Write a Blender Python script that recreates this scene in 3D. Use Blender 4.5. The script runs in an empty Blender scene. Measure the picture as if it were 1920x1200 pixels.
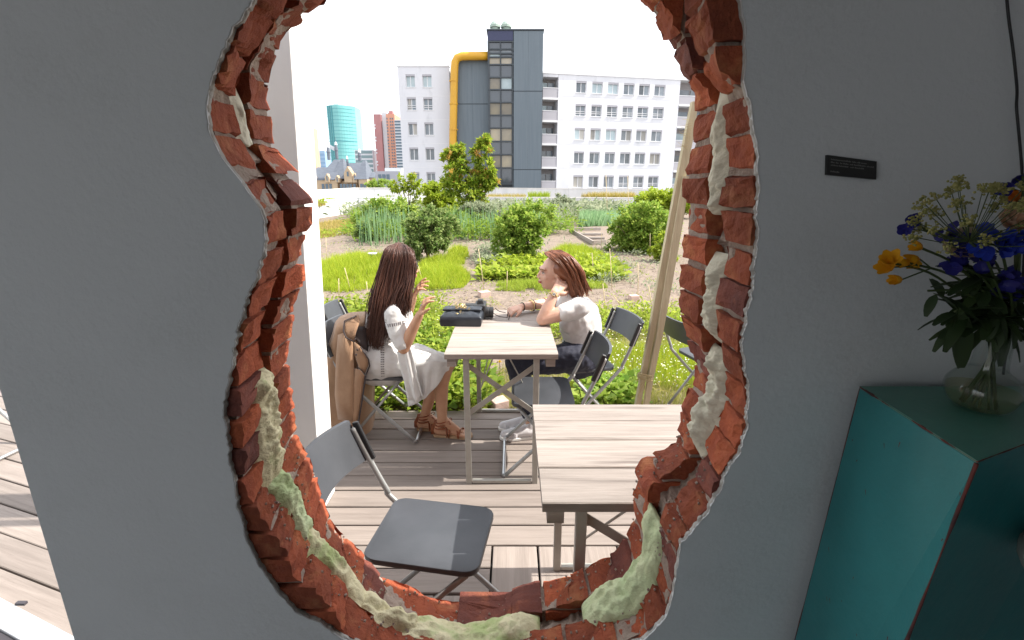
import bpy, bmesh, math, random
import numpy as np
from mathutils import Vector, Matrix, Quaternion, noise
from mathutils.bvhtree import BVHTree

rnd = random.Random(7)
SC = bpy.context.scene
COL = SC.collection
R = math.radians

# ------------------------------------------------------------------ camera, sky, sun, exposure
H = 1.54            # eye height above the deck
PITCH = R(13.5)
FPX = 820.0         # focal length in pixels of the 1920 px wide photograph
CX, CY = 960.0, 547.0
cam_d = bpy.data.cameras.new("camera")
cam = bpy.data.objects.new("camera", cam_d)
COL.objects.link(cam)
cam.location = (0, 0, H)
cam.rotation_euler = (R(90) - PITCH, 0, 0)
cam_d.sensor_width = 36.0
cam_d.lens = 36.0 * FPX / 1920.0
cam_d.shift_y = -53.0 / 1920.0
cam_d.clip_start = 0.02
cam_d.clip_end = 5000
SC.camera = cam

SUN_EL, SUN_AZ = R(49), R(88.8)      # azimuth clockwise from +Y: the sun stands to the right, in line with the wall
S_DIR = Vector((math.cos(SUN_EL) * math.sin(SUN_AZ), math.cos(SUN_EL) * math.cos(SUN_AZ), math.sin(SUN_EL)))
world = bpy.data.worlds.new("World")
SC.world = world
world.use_nodes = True
wn = world.node_tree
sky_n = wn.nodes.new("ShaderNodeTexSky")
sky_n.sky_type = 'NISHITA'
sky_n.sun_disc = False
sky_n.sun_elevation = SUN_EL
sky_n.sun_rotation = SUN_AZ
sky_n.air_density = 1.0
sky_n.dust_density = 3.0
sky_n.ozone_density = 1.0
bg = wn.nodes["Background"]
bg.inputs["Strength"].default_value = 0.15
# thin bright haze veils the whole sky, so it is nearly white all round
veil = wn.nodes.new("ShaderNodeMix"); veil.data_type = 'RGBA'
veil.inputs[0].default_value = 0.72
veil.inputs[7].default_value = (6.2, 6.25, 6.3, 1)
wn.links.new(sky_n.outputs[0], veil.inputs[6])
wn.links.new(veil.outputs[2], bg.inputs["Color"])

sun_d = bpy.data.lights.new("sun", 'SUN')
sun_d.energy = 3.5
sun_d.angle = R(0.55)
sun_d.color = (1.0, 0.94, 0.85)
sun = bpy.data.objects.new("sun", sun_d)
COL.objects.link(sun)
sun.rotation_euler = (-S_DIR).to_track_quat('-Z', 'Y').to_euler()

SC.view_settings.view_transform = 'Standard'
SC.view_settings.look = 'None'
SC.view_settings.exposure = 1.22
SC.view_settings.gamma = 1.0
SC.view_settings.use_curve_mapping = False
SC.cycles.use_denoising = True
SC.cycles.max_bounces = 10
SC.cycles.diffuse_bounces = 5
SC.cycles.transparent_max_bounces = 12

# ------------------------------------------------------------------ pixel -> world
_fw = Vector((0, math.cos(PITCH), -math.sin(PITCH)))
_up = Vector((0, math.sin(PITCH), math.cos(PITCH)))
_rt = Vector((1, 0, 0))
EYE = Vector((0, 0, H))
def ray(px, py):
    return _fw + _rt * ((px - CX) / FPX) + _up * ((CY - py) / FPX)
def P(px, py, d):                 # point of the ray at depth y = d
    r = ray(px, py)
    return EYE + r * (d / r.y)
def Z(px, py, z):                 # point of the ray at height z
    r = ray(px, py)
    return EYE + r * ((z - H) / r.z)
GA, GB = -0.05, 0.008             # the garden soil rises gently: z = GA + GB (y - 2.8)
def gz(y): return GA + GB * (y - 2.8)
def GP(px, py):
    r = ray(px, py)
    t = (GA - GB * 2.8 - H) / (r.z - GB * r.y)
    return EYE + r * t

# ------------------------------------------------------------------ tags, groups, copies
def tag(o, label=None, cat=None, group=None, kind=None):
    if label: o["label"] = label
    if cat: o["category"] = cat
    if group: o["group"] = group
    if kind: o["kind"] = kind
    return o
def empty(name, loc=(0, 0, 0), rz=0.0):
    o = bpy.data.objects.new(name, None)
    COL.objects.link(o)
    o.location = loc
    o.rotation_euler = (0, 0, rz)
    o.empty_display_size = 0.1
    return o
def thing(name, label, cat, loc=(0, 0, 0), rz=0.0, group=None):
    return tag(empty(name, loc, rz), label, cat, group)
def kids(o): return [c for c in bpy.data.objects if c.parent == o]
def dup(root, loc, rz, label=None, parent=None):
    c = root.copy()
    COL.objects.link(c)
    if parent: c.parent = parent
    else:
        c.location = loc
        c.rotation_euler = (0, 0, rz)
        if label: c["label"] = label
    for ch in list(root.children):
        dup(ch, None, None, None, c)
    return c

# ------------------------------------------------------------------ mesh helpers
def link(name, me, mat=None, parent=None):
    o = bpy.data.objects.new(name, me)
    COL.objects.link(o)
    if mat: me.materials.append(mat)
    if parent: o.parent = parent
    return o
def mesh(name, V, F, mat=None, parent=None, smooth=False):
    me = bpy.data.meshes.new(name)
    me.from_pydata([tuple(v) for v in V], [], F)
    if smooth: me.polygons.foreach_set("use_smooth", [True] * len(me.polygons))
    me.update()
    return link(name, me, mat, parent)
def fast(name, V, F, mat=None, parent=None, smooth=False):
    """V (n,3), F (m,k) arrays with constant k."""
    V = np.asarray(V, np.float32); F = np.asarray(F, np.int32)
    me = bpy.data.meshes.new(name)
    k = F.shape[1]
    me.vertices.add(len(V)); me.vertices.foreach_set("co", V.ravel())
    me.loops.add(F.size); me.loops.foreach_set("vertex_index", F.ravel())
    me.polygons.add(len(F))
    me.polygons.foreach_set("loop_start", np.arange(0, F.size, k, dtype=np.int32))
    me.polygons.foreach_set("loop_total", np.full(len(F), k, np.int32))
    if smooth: me.polygons.foreach_set("use_smooth", np.ones(len(F), bool))
    me.update(calc_edges=True)
    return link(name, me, mat, parent)

class MB:
    def __init__(s): s.v = []; s.f = []
    def add(s, V, F):
        n = len(s.v)
        s.v += [Vector(v) for v in V]
        s.f += [tuple(i + n for i in f) for f in F]
        return s
    def box(s, c, size, rot=None, taper=1.0):
        hx, hy, hz = size[0] / 2, size[1] / 2, size[2] / 2
        V = []
        for z in (-hz, hz):
            t = taper if z > 0 else 1.0
            for x, y in ((-hx, -hy), (hx, -hy), (hx, hy), (-hx, hy)):
                v = Vector((x * t, y * t, z))
                if rot is not None: v = rot @ v
                V.append(v + Vector(c))
        return s.add(V, [(3, 2, 1, 0), (4, 5, 6, 7), (0, 1, 5, 4), (1, 2, 6, 5), (2, 3, 7, 6), (3, 0, 4, 7)])
    def hexa(s, b, t):           # bottom loop, top loop (4 points each, counter-clockwise from above)
        return s.add(list(b) + list(t), [(3, 2, 1, 0), (4, 5, 6, 7), (0, 1, 5, 4), (1, 2, 6, 5), (2, 3, 7, 6), (3, 0, 4, 7)])
    def prism(s, loop, z0, z1):
        n = len(loop)
        V = [(x, y, z0) for x, y in loop] + [(x, y, z1) for x, y in loop]
        F = [tuple(range(n - 1, -1, -1)), tuple(range(n, 2 * n))]
        F += [(i, (i + 1) % n, n + (i + 1) % n, n + i) for i in range(n)]
        return s.add(V, F)
    def tube(s, pts, rad, seg=8, cap=True, flat=None):
        pts = [Vector(p) for p in pts]
        if not hasattr(rad, '__len__'): rad = [rad] * len(pts)
        V = []; F = []
        up = None
        for i, p in enumerate(pts):
            d = (pts[min(i + 1, len(pts) - 1)] - pts[max(i - 1, 0)])
            if d.length < 1e-9: d = Vector((0, 0, 1))
            d.normalize()
            if up is None:
                up = Vector((0, 0, 1)) if abs(d.z) < .9 else Vector((0, 1, 0))
            sx = d.cross(up)
            if sx.length < 1e-6: sx = d.orthogonal()
            sx.normalize(); up = sx.cross(d).normalized()
            for k in range(seg):
                a = 2 * math.pi * k / seg
                cx, cy = math.cos(a), math.sin(a)
                if flat: cy *= flat
                V.append(p + (sx * cx + up * cy) * rad[i])
        for i in range(len(pts) - 1):
            for k in range(seg):
                a, b = i * seg + k, i * seg + (k + 1) % seg
                F.append((a, b, b + seg, a + seg))
        if cap:
            F.append(tuple(range(seg - 1, -1, -1)))
            F.append(tuple((len(pts) - 1) * seg + k for k in range(seg)))
        return s.add(V, F)
    def lathe(s, prof, c=(0, 0, 0), seg=20, axis='z'):
        V = []; F = []
        for r, z in prof:
            for k in range(seg):
                a = 2 * math.pi * k / seg
                v = Vector((r * math.cos(a), r * math.sin(a), z))
                if axis == 'x': v = Vector((v.z, v.x, v.y))
                if axis == 'y': v = Vector((v.y, v.z, v.x))
                V.append(v + Vector(c))
        for i in range(len(prof) - 1):
            for k in range(seg):
                a, b = i * seg + k, i * seg + (k + 1) % seg
                F.append((a, b, b + seg, a + seg))
        F.append(tuple(range(seg - 1, -1, -1)))
        F.append(tuple((len(prof) - 1) * seg + k for k in range(seg)))
        return s.add(V, F)
    def ball(s, c, r, seg=12, rings=8, rot=None):
        if not hasattr(r, '__len__'): r = (r, r, r)
        V = [];
        for i in range(rings + 1):
            t = math.pi * i / rings
            for k in range(seg):
                a = 2 * math.pi * k / seg
                v = Vector((r[0] * math.sin(t) * math.cos(a), r[1] * math.sin(t) * math.sin(a), -r[2] * math.cos(t)))
                if rot is not None: v = rot @ v
                V.append(v + Vector(c))
        F = []
        for i in range(rings):
            for k in range(seg):
                a, b = i * seg + k, i * seg + (k + 1) % seg
                F.append((a, b, b + seg, a + seg))
        return s.add(V, F)
    def cone(s, p0, r0, p1, r1, seg=14):       # rounded cone
        p0, p1 = Vector(p0), Vector(p1)
        d = (p1 - p0); L = d.length
        if L < 1e-6: return s.ball(p0, r0)
        q = Vector((0, 0, 1)).rotation_difference(d.normalized())
        pr = [(r0 * math.sin(t), -r0 * math.cos(t)) for t in np.linspace(0.02, math.pi / 2, 5)]
        pr += [(r1 * math.sin(t), L - r1 * math.cos(t)) for t in np.linspace(math.pi / 2, math.pi - .02, 5)]
        m = MB(); m.lathe(pr, seg=seg)
        return s.add([q @ v + p0 for v in m.v], m.f)
    def build(s, name, mat=None, parent=None, smooth=False, bevel=0, seg=2, auto=None):
        o = mesh(name, s.v, s.f, mat, parent, smooth)
        if bevel:
            bm = bmesh.new(); bm.from_mesh(o.data)
            bmesh.ops.remove_doubles(bm, verts=bm.verts, dist=1e-6)
            ed = [e for e in bm.edges if len(e.link_faces) == 2 and e.calc_face_angle(0) > .6]
            bmesh.ops.bevel(bm, geom=ed, offset=bevel, segments=seg, affect='EDGES', profile=.5)
            bm.to_mesh(o.data); bm.free()
        if auto is not None:
            sharp_by_angle(o.data, auto)
        return o

def sharp_by_angle(me, ang=35):
    me.polygons.foreach_set("use_smooth", [True] * len(me.polygons))
    bm = bmesh.new(); bm.from_mesh(me)
    for e in bm.edges:
        e.smooth = not (len(e.link_faces) == 2 and e.calc_face_angle(0) > R(ang))
    bm.to_mesh(me); bm.free()

def rounded(w, d, r, n=5):
    L = []
    for cx, cy, a0 in ((w / 2 - r, d / 2 - r, 0), (-w / 2 + r, d / 2 - r, 90), (-w / 2 + r, -d / 2 + r, 180), (w / 2 - r, -d / 2 + r, 270)):
        for k in range(n + 1):
            a = R(a0 + 90 * k / n)
            L.append((cx + r * math.cos(a), cy + r * math.sin(a)))
    return L
def spline(pts, n=6):
    pts = [Vector(p) for p in pts]
    out = []
    for i in range(len(pts) - 1):
        p0, p1, p2, p3 = pts[max(i - 1, 0)], pts[i], pts[i + 1], pts[min(i + 2, len(pts) - 1)]
        for k in range(n):
            t = k / n
            out.append(.5 * ((2 * p1) + (p2 - p0) * t + (2 * p0 - 5 * p1 + 4 * p2 - p3) * t * t + (3 * p1 - p0 - 3 * p2 + p3) * t ** 3))
    out.append(pts[-1])
    return out
def remesh(mb, name, mat, parent, voxel=.005, smooth=4, disp=None, fac=.5):
    """Fuse the overlapping shapes collected in mb into one continuous skin."""
    me = bpy.data.meshes.new(name)
    me.from_pydata([tuple(v) for v in mb.v], [], mb.f); me.update()
    o = bpy.data.objects.new(name, me); COL.objects.link(o)
    m = o.modifiers.new("r", 'REMESH'); m.mode = 'VOXEL'; m.voxel_size = voxel; m.use_smooth_shade = True
    if smooth:
        m = o.modifiers.new("s", 'SMOOTH'); m.iterations = smooth; m.factor = fac
    dg = bpy.context.evaluated_depsgraph_get()
    me2 = bpy.data.meshes.new_from_object(o.evaluated_get(dg))
    me2.name = name
    bpy.data.objects.remove(o); bpy.data.meshes.remove(me)
    if disp:
        n = len(me2.vertices)
        co = np.empty(n * 3, np.float32); no = np.empty(n * 3, np.float32)
        me2.vertices.foreach_get("co", co); me2.vertices.foreach_get("normal", no)
        co = co.reshape(-1, 3); no = no.reshape(-1, 3)
        d = np.array([disp(Vector(c), Vector(k)) for c, k in zip(co, no)], np.float32)
        me2.vertices.foreach_set("co", (co + no * d[:, None]).ravel()); me2.update()
    me2.polygons.foreach_set("use_smooth", [True] * len(me2.polygons))
    me2.materials.clear()
    return link(name, me2, mat, parent)
def bvh_of(o):
    me = o.data
    return BVHTree.FromPolygons([v.co.copy() for v in me.vertices], [tuple(p.vertices) for p in me.polygons])

# ------------------------------------------------------------------ materials
def mat(name, col, col2=None, rough=.6, metal=0, scale=8, mix=(.35, .65), bump=0, bscale=40, stretch=(1, 1, 1), rand=0, coord='Object',
        detail=6, spec=.5, sss=0, trans=0, col3=None, scale3=3, mix3=(.55, .7), island=False, sheen=0, coat=0, alpha=1, fine=0):
    m = bpy.data.materials.new(name); m.use_nodes = True
    nt = m.node_tree; N = nt.nodes; L = nt.links
    b = N["Principled BSDF"]
    b.inputs["Roughness"].default_value = rough
    b.inputs["Metallic"].default_value = metal
    b.inputs["Specular IOR Level"].default_value = spec
    if sss:
        b.inputs["Subsurface Weight"].default_value = sss
        b.inputs["Subsurface Radius"].default_value = (.02, .008, .004)
        b.inputs["Subsurface Scale"].default_value = .4
    if coat: b.inputs["Coat Weight"].default_value = coat
    if sheen: b.inputs["Sheen Weight"].default_value = sheen
    tc = N.new("ShaderNodeTexCoord")
    mp = N.new("ShaderNodeMapping"); mp.inputs["Scale"].default_value = stretch
    L.new(tc.outputs[coord], mp.inputs["Vector"])
    vec = mp.outputs[0]
    oi = None
    if rand:
        oi = N.new("ShaderNodeObjectInfo")
        ad = N.new("ShaderNodeVectorMath"); ad.operation = 'MULTIPLY_ADD'
        cb = N.new("ShaderNodeCombineXYZ")
        for k in range(3): L.new(oi.outputs["Random"], cb.inputs[k])
        ad.inputs[1].default_value = (37, 53, 71)
        L.new(cb.outputs[0], ad.inputs[0]); L.new(vec, ad.inputs[2])
        vec = ad.outputs[0]
    def nz(sc, dt=6, ro=.6):
        n = N.new("ShaderNodeTexNoise"); n.inputs["Scale"].default_value = sc
        n.inputs["Detail"].default_value = dt; n.inputs["Roughness"].default_value = ro
        L.new(vec, n.inputs["Vector"]); return n.outputs["Fac"]
    def ramp(f, a, c):
        r = N.new("ShaderNodeMapRange"); r.inputs[1].default_value = a; r.inputs[2].default_value = c
        L.new(f, r.inputs[0]); return r.outputs[0]
    def mixc(f, a, c):
        x = N.new("ShaderNodeMix"); x.data_type = 'RGBA'
        if hasattr(f, 'links') or hasattr(f, 'is_linked'): L.new(f, x.inputs[0])
        else: x.inputs[0].default_value = f
        for s, v in ((6, a), (7, c)):
            if isinstance(v, tuple): x.inputs[s].default_value = (*v, 1)
            else: L.new(v, x.inputs[s])
        return x.outputs[2]
    out = col
    if col2 is not None:
        if island:
            g = N.new("ShaderNodeNewGeometry")
            out = mixc(g.outputs["Random Per Island"], col, col2)
        else:
            out = mixc(ramp(nz(scale, detail), *mix), col, col2)
    if col3 is not None:
        out = mixc(ramp(nz(scale3, 4), *mix3), out, col3)
    if fine:
        out = mixc(ramp(nz(220, 2), .3, .7), out, tuple(c * (1 - fine) for c in col) )
    if rand and not isinstance(out, tuple):
        hs = N.new("ShaderNodeHueSaturation")
        r = N.new("ShaderNodeMapRange"); r.inputs[3].default_value = 1 - rand; r.inputs[4].default_value = 1 + rand
        L.new(oi.outputs["Random"], r.inputs[0]); L.new(r.outputs[0], hs.inputs["Value"]); L.new(out, hs.inputs["Color"])
        out = hs.outputs[0]
    if isinstance(out, tuple): b.inputs["Base Color"].default_value = (*out, 1)
    else: L.new(out, b.inputs["Base Color"])
    if bump:
        bp = N.new("ShaderNodeBump"); bp.inputs["Strength"].default_value = bump; bp.inputs["Distance"].default_value = .01
        L.new(nz(bscale, 8, .65), bp.inputs["Height"]); L.new(bp.outputs[0], b.inputs["Normal"])
    if trans:           # leaves and thin cloth let light through
        tr = N.new("ShaderNodeBsdfTranslucent")
        if isinstance(out, tuple): tr.inputs[0].default_value = (*out, 1)
        else: L.new(out, tr.inputs[0])
        ms = N.new("ShaderNodeMixShader"); ms.inputs[0].default_value = trans
        L.new(b.outputs[0], ms.inputs[1]); L.new(tr.outputs[0], ms.inputs[2])
        L.new(ms.outputs[0], N["Material Output"].inputs[0])
    return m
def glass(name, col=(1, 1, 1), rough=.0, ior=1.45):
    m = bpy.data.materials.new(name); m.use_nodes = True
    b = m.node_tree.nodes["Principled BSDF"]
    b.inputs["Base Color"].default_value = (*col, 1); b.inputs["Roughness"].default_value = rough
    b.inputs["Transmission Weight"].default_value = 1; b.inputs["IOR"].default_value = ior
    return m

M = {}
M['plaster'] = mat("painted plaster", (.645, .665, .68), (.60, .62, .635), rough=.78, scale=2.2, bump=.22, bscale=75, col3=(.54, .555, .56), scale3=3.4, mix3=(.50, .72), fine=.04)
M['plaster_edge'] = mat("broken plaster", (.50, .49, .46), (.36, .34, .31), rough=.9, scale=30, bump=.5, bscale=120)
M['brick'] = mat("fired brick", (.40, .094, .034), (.225, .046, .024), rough=.9, scale=17, mix=(.3, .75), bump=1.0, bscale=75, rand=.30,
                 col3=(.48, .18, .075), scale3=15, mix3=(.55, .75))
M['brick_dark'] = mat("dark fired brick", (.20, .055, .035), (.12, .035, .028), rough=.88, scale=18, bump=.8, bscale=60, rand=.25,
                 col3=(.32, .1, .05), scale3=16, mix3=(.58, .75))
M['mortar'] = mat("lime mortar", (.42, .34, .28), (.30, .22, .18), rough=.95, scale=30, bump=1, bscale=90, col3=(.34, .15, .09), scale3=22, mix3=(.6, .75))
M['foam'] = mat("insulation foam", (.80, .735, .49), (.69, .63, .40), rough=.85, scale=14, bump=.7, bscale=110, col3=(.46, .54, .24), scale3=6, mix3=(.54, .64))
M['foamg'] = mat("pale green foam", (.56, .66, .38), (.66, .70, .44), rough=.85, scale=12, bump=.7, bscale=110, col3=(.42, .52, .25), scale3=9)
M['foamw'] = mat("pale insulation foam", (.72, .69, .55), (.62, .58, .45), rough=.85, scale=14, bump=.6, bscale=110)
M['core'] = mat("rough masonry", (.32, .14, .09), (.22, .09, .06), rough=.9, scale=6, bump=.6)
M['deck'] = mat("weathered decking", (.305, .260, .232), (.205, .172, .152), rough=.8, scale=2.0, mix=(.3, .75), stretch=(1.2, 22, 22), bump=.25, bscale=5, rand=.16,
                col3=(.20, .16, .14), scale3=1.1, mix3=(.6, .8))
M['tabletop'] = mat("pale table boards", (.375, .330, .297), (.25, .216, .192), rough=.8, scale=2.6, mix=(.28, .72), stretch=(1.3, 24, 24), bump=.35, bscale=6, rand=.16,
                col3=(.15, .125, .11), scale3=1.7, mix3=(.56, .74))
M['steel'] = mat("grey painted steel", (.40, .395, .36), (.34, .33, .30), rough=.45, scale=15, bump=.05)
M['chrome'] = mat("dull tube steel", (.55, .56, .57), rough=.32, metal=.9)
M['tubegrey'] = mat("silver paint on tube", (.36, .37, .37), rough=.4, metal=.4)
M['seat'] = mat("grey plastic seat", (.050, .055, .064), (.066, .071, .082), rough=.42, spec=.5, scale=6, bump=.05, bscale=200)
M['black'] = mat("black plastic", (.018, .018, .02), rough=.4)
M['white'] = mat("white paint", (.78, .78, .76), (.72, .72, .70), rough=.6, scale=3)
M['soil'] = mat("garden soil", (.24, .185, .145), (.15, .115, .09), rough=.95, scale=9, bump=1.0, bscale=22, col3=(.30, .25, .20), scale3=45, mix3=(.5, .75), detail=10)
M['chips'] = mat("bark chips", (.12, .085, .06), (.42, .36, .29), rough=.9, island=True)
# ================================================================== the broken wall
WY0, WYI, WYO, WY1 = .68, .772, .838, .935       # plaster face, back of inner leaf, front of outer leaf, outer face
HX, HZ = -.035, 1.27                             # a point inside the hole
PX0 = [(478,0),(455,40),(430,85),(408,125),(395,170),(391,215),(399,258),(419,300),(455,345),(486,385),(498,412),(498,450),(490,500),
       (470,555),(455,600),(443,650),(437,690),(428,725),(421,775),(430,830),(436,880),(447,940),(464,1010),(490,1062),(525,1112),
       (560,1152),(600,1166),(645,1196),(740,1235),(860,1252),(1000,1246),(1120,1228),(1210,1196),(1245,1160),(1262,1110),(1269,1060),
       (1275,1020),(1300,990),(1330,950),(1345,920),(1372,870),(1392,830),(1401,780),(1404,740),(1395,690),(1389,640),(1402,580),
       (1412,520),(1416,450),(1417,400),(1421,330),(1418,270),(1409,220),(1393,160),(1397,120),(1395,60),(1385,0),(1340,-60),(1250,-120),
       (1100,-170),(930,-185),(760,-170),(620,-130),(525,-60)]
PX3 = [(612,0),(580,30),(545,58),(530,80),(522,105),(503,135),(490,168),(503,178),(507,210),(510,235),(514,280),(519,300),(535,322),(557,320),
       (574,335),(581,370),(580,400),(574,440),(570,475),(563,500),(560,540),(555,570),(549,610),(542,650),(540,680),(543,720),(548,760),
       (553,800),(560,838),(575,853),(585,880),(595,920),(609,945),(618,970),(650,1010),(690,1052),(730,1085),(775,1106),(830,1126),
       (900,1129),(940,1120),(975,1100),(1050,1085),(1105,1060),(1160,1030),(1178,1000),(1190,960),(1184,930),(1194,905),(1189,880),
       (1200,860),(1240,842),(1266,826),(1275,795),(1281,760),(1290,730),(1300,690),(1296,660),(1289,630),(1280,580),(1275,540),
       (1280,500),(1279,450),(1285,420),(1283,370),(1280,340),(1290,300),(1301,250),(1308,220),(1303,180),(1285,145),(1270,110),(1250,80),
       (1230,48),(1220,30),(1195,0),(1150,-40),(1050,-80),(900,-95),(750,-80),(660,-40)]
# where the plaster has come off farther back than the bricks, the brick edge lies inside the plaster edge
PXB = []
for q in PX0:
    if q in ((428,725),(421,775),(430,830),(436,880),(447,940),(464,1010),(490,1062),(525,1112),(560,1152),(600,1166),(1393,160),(1397,120),(1395,60),(1385,0)): continue
    PXB.append(q)
    if q == (437,690): PXB += [(446,725),(447,775),(449,830),(451,880),(459,925),(467,955),(505,996),(546,1062),(556,1090),(595,1114),(622,1142)]
    if q == (1409,220): PXB += [(1388,172),(1352,140),(1342,100),(1338,60),(1325,0)]
NA = 720
def polar(px, d):
    a, r = [], []
    for x, y in px:
        p = P(x, y, d)
        a.append(math.atan2(p.z - HZ, p.x - HX)); r.append(math.hypot(p.x - HX, p.z - HZ))
    a = np.array(a); r = np.array(r); o = np.argsort(a); a, r = a[o], r[o]
    A = np.concatenate([a - 2 * np.pi, a, a + 2 * np.pi]); Rr = np.concatenate([r, r, r])
    return np.interp(np.linspace(-np.pi, np.pi, NA, endpoint=False), A, Rr)
RADP, RAD0, RAD3 = polar(PX0, WY0), polar(PXB, WY0), polar(PX3, WY1)
RADP = np.maximum(RADP, RAD0)
def hole_r(th, y):
    s = (y - WY0) / (WY1 - WY0)
    t = ((th + math.pi) / (2 * math.pi) * NA) % NA
    i = int(t); f = t - i; j = (i + 1) % NA
    a = RAD0[i] * (1 - f) + RAD0[j] * f
    b = RAD3[i] * (1 - f) + RAD3[j] * f
    return a * (1 - s) + b * s
def plaster_r(th):
    t = ((th + math.pi) / (2 * math.pi) * NA) % NA
    i = int(t); f = t - i
    return RADP[i] * (1 - f) + RADP[(i + 1) % NA] * f
def nse(v, sc, seed=0.0): return noise.noise(Vector((v[0] * sc + seed, v[1] * sc + seed * 1.7, v[2] * sc - seed)))

wall = thing("brick_wall", "dim white plastered wall with a ragged hole knocked through its red bricks", "wall", (0, 0, 0))
wall["kind"] = "thing"
WX0, WX1, WZ0, WZ1 = -.865, 3.2, -.02, 2.9

def sheet_with_hole(name, y0, y1, rfun, mt, x0, x1, z0, z1, n=540):
    ang = list(np.linspace(-math.pi, math.pi, n, endpoint=False))
    ang += [math.atan2(z - HZ, x - HX) for x in (x0, x1) for z in (z0, z1)]
    ang.sort()
    V = []; F = []
    def outer(th):
        c, s = math.cos(th), math.sin(th)
        t = 1e9
        if c > 1e-9: t = min(t, (x1 - HX) / c)
        if c < -1e-9: t = min(t, (x0 - HX) / c)
        if s > 1e-9: t = min(t, (z1 - HZ) / s)
        if s < -1e-9: t = min(t, (z0 - HZ) / s)
        return t
    for th in ang:
        c, s = math.cos(th), math.sin(th)
        ri, ro = rfun(th), outer(th)
        for r, y in ((ri, y0), (ro, y0), (ro, y1), (ri, y1)):
            V.append((HX + r * c, y, HZ + r * s))
    m = len(ang)
    for i in range(m):
        a, b = 4 * i, 4 * ((i + 1) % m)
        for k in range(4):
            k2 = (k + 1) % 4
            F.append((a + k, a + k2, b + k2, b + k))
    return mesh(name, V, F, mt, wall)
def r_plaster(th):
    v = (math.cos(th) * 1.0, math.sin(th) * 1.0, 0)
    return plaster_r(th) + .002 + .005 * nse(v, 14, 3) + .004 * nse(v, 45, 8) + .002 * nse(v, 110, 8)
sheet_with_hole("plaster", WY0, WY0 + .006, r_plaster, M['plaster'], WX0, WX1, WZ0, WZ1)
# the torn lip of the plaster coat, a little proud where it crumbles
V = []; F = []
n = 900
for i in range(n):
    th = -math.pi + 2 * math.pi * i / n
    c, s = math.cos(th), math.sin(th)
    v = (c, s, 0)
    r = r_plaster(th)
    w = .0008 + .0045 * max(0, nse(v, 26, 5))
    for rr, y in ((r + .0012, WY0 - .0006), (r - w, WY0 + .004 + .002 * nse(v, 60, 2)), (r - w * .6, WY0 + .009)):
        V.append((HX + rr * c, y, HZ + rr * s))
for i in range(n):
    a, b = 3 * i, 3 * ((i + 1) % n)
    F += [(a, a + 1, b + 1, b), (a + 1, a + 2, b + 2, b + 1)]
mesh("plaster_lip", V, F, M['plaster_edge'], wall)
sheet_with_hole("masonry_core", WY0 + .0085, WYI - .003, lambda th: hole_r(th, WYI) + .13, M['core'], WX0 + .006, WX1, WZ0, WZ1, 240)
sheet_with_hole("outer_masonry", WYO + .004, WY1 - .004, lambda th: max(hole_r(th, WYO), hole_r(th, WY1)) + .12, M['core'], WX0 + .006, WX1, WZ0, WZ1, 240)
MB().box((WX0 + .002, (WYI + WY1) / 2 + -.036, (WZ0 + WZ1) / 2), (.006, WY1 - WY0 - .014, WZ1 - WZ0)).build("wall_end", M['plaster'], wall)

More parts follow.
